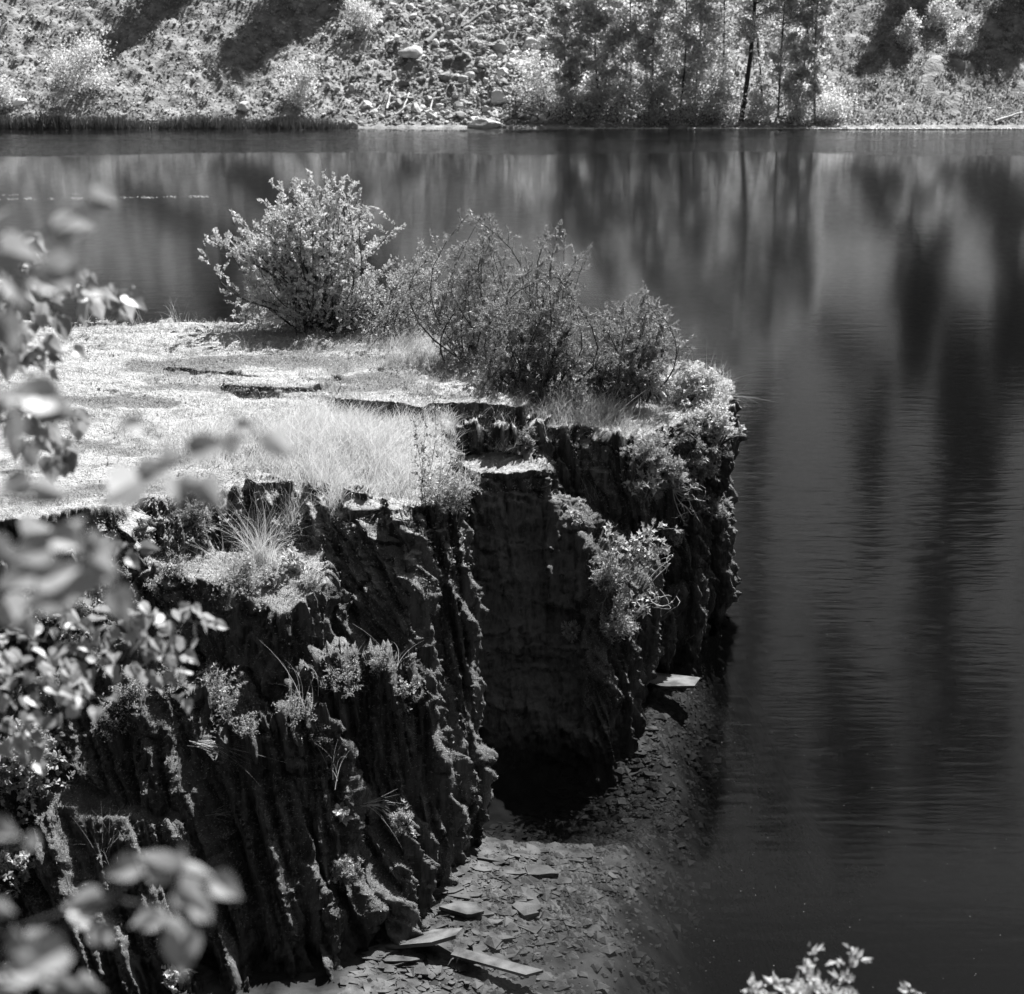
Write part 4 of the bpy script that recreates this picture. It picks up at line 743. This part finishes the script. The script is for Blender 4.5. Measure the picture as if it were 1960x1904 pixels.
# ------------------------------------------------------------------ foreground branches
TH = T_heart()
def fronttree(name, base, label, cat, branches, ls, m='front', trunk_r=.02, placed=(), depth=1.75):
    """branches: ([(u,v,depth)...], leaves, spread px); every branch starts at the trunk outside the frame"""
    base = np.array(base, float); root = empty(name, tuple(base), label, cat); sb = MB(); lb = MB(); tops = []
    first = np.mean([at_depth(*br[0][0]) for br in branches], 0); top_ = np.array([base[0], base[1], max(at_depth(*br[0][0])[2] for br in branches) + .1])
    tr = curve(base, top_, 9, .03); sb.tube(tr, np.linspace(trunk_r, trunk_r * .4, 9), 8)
    for pts, nl, sp in branches:
        nl = int(nl * 1.4)
        P = np.array([at_depth(*p) for p in pts]); zz = P[0][2]; k = int(np.argmin(np.abs(tr[:, 2] - (zz - .15)))); P = np.concatenate([[tr[k]], P])
        t = np.linspace(0, 1, 4 * len(P)); seg = np.linspace(0, 1, len(P)); Pi = np.stack([np.interp(t, seg, P[:, c]) for c in range(3)], 1); sb.tube(Pi, np.linspace(trunk_r * .22, .0012, len(t)), 5)
        tops.append(Pi)
        if not nl: continue
        L_ = P[1:] if len(P) > 2 else P; s2 = np.linspace(0, 1, len(L_)); q = R.uniform(0, 1.0, nl); C = np.stack([np.interp(q, s2, L_[:, c]) for c in range(3)], 1)
        dm = np.interp(q, s2, [p[2] for p in pts]) if len(pts) == len(L_) else np.full(nl, pts[0][2])
        o = R.normal(size=(nl, 3)); o = o / np.maximum(1, np.linalg.norm(o, axis=1, keepdims=True) / 1.3); A = C + o * (sp * dm / F)[:, None] * [1, 1.2, 1]
        D = unit(R.normal(size=(nl, 3)) * [.6, .6, .35] + [.15, -.1, -.75]); s = ls * R.uniform(.75, 1.15, nl)
        scatter(lb, TH, A, D, unit(R.normal(size=(nl, 3)) * .7 + [0, -.5, .6]), s)
        if not nl: continue
        for a, c in zip(A[:], C[:]): sb.tube([c, (a + c) / 2 + [0, 0, .004], a], [.0009, .0007, .0006], 3)
    for u, v, L_, ang in placed:                               # leaves put one by one
        a = math.radians(ang); dp = depth + R.normal() * .08; D = np.array([math.cos(a), R.normal() * .35, math.sin(a)]); sz = .72 * L_ * dp / F; C = at_depth(u, v, dp); A = C - unit(D) * sz / 2
        scatter(lb, TH, A[None], D[None], unit(np.array([[R.normal() * .4, -.75, .45 + R.normal() * .25]])), sz)
        allp = np.concatenate(tops); c = allp[np.argmin(np.linalg.norm(allp - A, axis=1))]; 
        if np.linalg.norm(c - A) < .12: sb.tube(curve(c, A, 5, .08), [.0011, .0009, .0008, .0007, .0006], 3)
    sb.build('branches', M['bark'], root, smooth=True); lb.build('leaves', M[m], root); return root
d = 4.6
PD = [(u, v, L_ * 1.45, a) for u, v, L_, a in [(125, 628, 48, -90), (165, 603, 44, -92), (215, 562, 40, -60), (240, 592, 50, -70), (258, 578, 46, -35), (105, 560, 48, -60), (75, 468, 42, -50), (60, 456, 36, 20), (150, 542, 46, -30), (190, 592, 42, -80), (20, 602, 42, -60), (40, 692, 50, -80), (15, 705, 46, -95), (72, 690, 42, -60), (100, 664, 42, -40),
    (230, 572, 40, -100), (180, 560, 40, -20), (86, 600, 42, -85), (60, 560, 44, -70), (35, 565, 40, -110), (35, 862, 40, -105), (60, 868, 44, -80), (100, 898, 50, -92), (131, 888, 46, -80), (62, 822, 36, -60), (110, 832, 42, -70), (155, 802, 40, -45), (150, 825, 38, -95), (88, 850, 40, -60), (120, 860, 40, -100), (10, 640, 44, -70), (50, 640, 40, -95)]]
fronttree('aspen_sapling', (-2.3, 3.6, 4.2), 'half blurred sapling with hanging heart shaped leaves at the left edge', 'tree', [
    ([(-60, 500, d), (60, 490, d), (150, 545, d), (240, 580, d)], 34, 26), ([(-60, 520, d), (40, 560, d), (120, 600, d)], 26, 36), ([(-40, 470, d), (60, 465, d)], 8, 14), ([(-80, 600, d), (20, 650, d), (110, 690, d)], 24, 30), ([(-80, 600, 4.3), (0, 620, 4.3), (60, 640, 4.3)], 14, 30),
    ([(-60, 760, d), (50, 790, d), (110, 860, d), (130, 885, d)], 22, 24), ([(40, 790, d), (150, 800, d)], 5, 12),
    ([(-60, 1150, d), (100, 1160, d), (250, 1180, d), (330, 1180, d), (400, 1200, d)], 44, 26), ([(-60, 1220, d), (120, 1230, d), (260, 1250, d), (350, 1300, d)], 60, 36), ([(-60, 1280, 4.3), (60, 1300, 4.3), (160, 1340, 4.3)], 50, 44), ([(-60, 1360, d), (40, 1400, d), (80, 1440, d)], 22, 26), ([(250, 1040, d), (190, 1060, d)], 6, 22)], .044, trunk_r=.02, depth=d, placed=PD)
e = 1.75
PL = [(200,385,85,-15),(140,440,105,5),(5,408,55,20),(40,490,130,-10),(120,520,120,-20),(30,560,100,-60),(15,640,110,-80),(90,545,90,-30),(190,560,60,-30),
 (60,760,130,170),(110,785,120,-20),(20,830,110,-90),(5,770,90,-60),(248,818,70,180),(470,820,60,0),(535,850,90,-50),(400,862,110,12),(445,850,70,20),(330,880,80,30),
 (240,930,140,215),(300,905,100,20),(340,945,95,-75),(375,930,70,-30),(405,945,100,-55),(215,960,60,200),(100,940,90,-20),(30,930,90,200),(60,880,70,-60),
 (70,1020,120,20),(130,1040,110,-15),(60,1060,110,190),(185,1050,90,-30),(40,1110,130,200),(110,1100,120,10),(170,1110,120,-10),(230,1160,100,-70),(90,1150,120,190),(20,1170,120,-80),(150,1130,90,30),(200,1085,80,-30),(140,1010,80,40),(210,1045,60,60),(5,1060,100,-40),(60,1200,70,-80),
 (10,1590,80,-20),(60,1612,55,-60),(350,1640,60,90),(300,1655,110,160),(235,1668,90,195),(385,1668,90,-25),(432,1700,90,-40),(370,1715,105,-10),(385,1745,80,-60),(280,1762,80,200),(315,1752,65,-60),(345,1768,75,-50),(350,1825,125,-82),
 (165,1720,90,195),(195,1790,80,-60),(150,1750,80,150),(90,1835,120,200),(50,1855,120,190),(110,1875,100,-20),(35,1800,90,100),(135,1892,90,-10),(15,1890,100,0),(175,1885,80,-30),(75,1790,70,40),(5,1740,60,-30)]
fronttree('birch_sapling', (-1.15, 1.35, 5.3), 'strongly blurred sapling branches closest to the lens at the left and bottom left', 'tree', [
    ([(-120, 460, e), (20, 470, e), (100, 440, e), (165, 400, e)], 0, 10), ([(-120, 500, e), (20, 520, e), (90, 530, e)], 0, 30), ([(-120, 620, e), (-20, 630, e)], 0, 40), ([(-100, 800, e), (0, 790, e), (70, 775, e)], 0, 32),
    ([(-120, 960, e), (100, 960, e), (240, 920, e), (330, 890, e), (450, 845, e), (510, 830, e)], 0, 20), ([(-120, 1060, e), (60, 1080, e), (180, 1090, e)], 0, 40), ([(-120, 1140, e), (30, 1130, e), (120, 1130, e)], 0, 36), ([(-120, 1570, e), (0, 1590, e)], 0, 20),
    ([(-120, 1920, e), (60, 1830, e), (200, 1720, e), (290, 1665, e), (350, 1670, e), (420, 1690, e)], 0, 20), ([(200, 1720, e), (290, 1735, e), (340, 1760, e)], 0, 30), ([(-100, 1900, e), (60, 1870, e), (130, 1880, e)], 0, 40)], .055, trunk_r=.014, placed=PL, depth=e)
# sprig poking up at the bottom right
bs = at_depth(1560, 2010, 5.0); bs[2] -= .3
tg = [at_depth(u, v + 16, 5.0 + R.normal() * .12) for u, v in [(1440, 1880), (1470, 1870), (1500, 1860), (1530, 1870), (1560, 1865), (1590, 1880), (1620, 1890), (1650, 1895), (1540, 1845), (1455, 1895), (1520, 1890), (1580, 1895), (1480, 1890), (1600, 1870), (1545, 1880)]] + [at_depth(1630, 1818, 5), at_depth(1545, 1835, 5)]
bush('leafy_sprig', bs, tg, 'blurred leafy sprig poking up at the bottom right', 'shrub', 'bright', twigs=9, tl=.06, leaves=9, ls=.032, r0=.005, start=.5, spread=.05, tpl=T_leaf(.5))
bs2 = at_depth(1740, 2010, 5.0); bush('leafy_sprig', bs2, [at_depth(1745, 1896, 5), at_depth(1700, 1925, 5), at_depth(1770, 1930, 5)], 'single shoot tip just showing right of the blurred sprig', 'shrub', 'bright', twigs=5, tl=.05, leaves=6, ls=.03, r0=.003, start=.5)
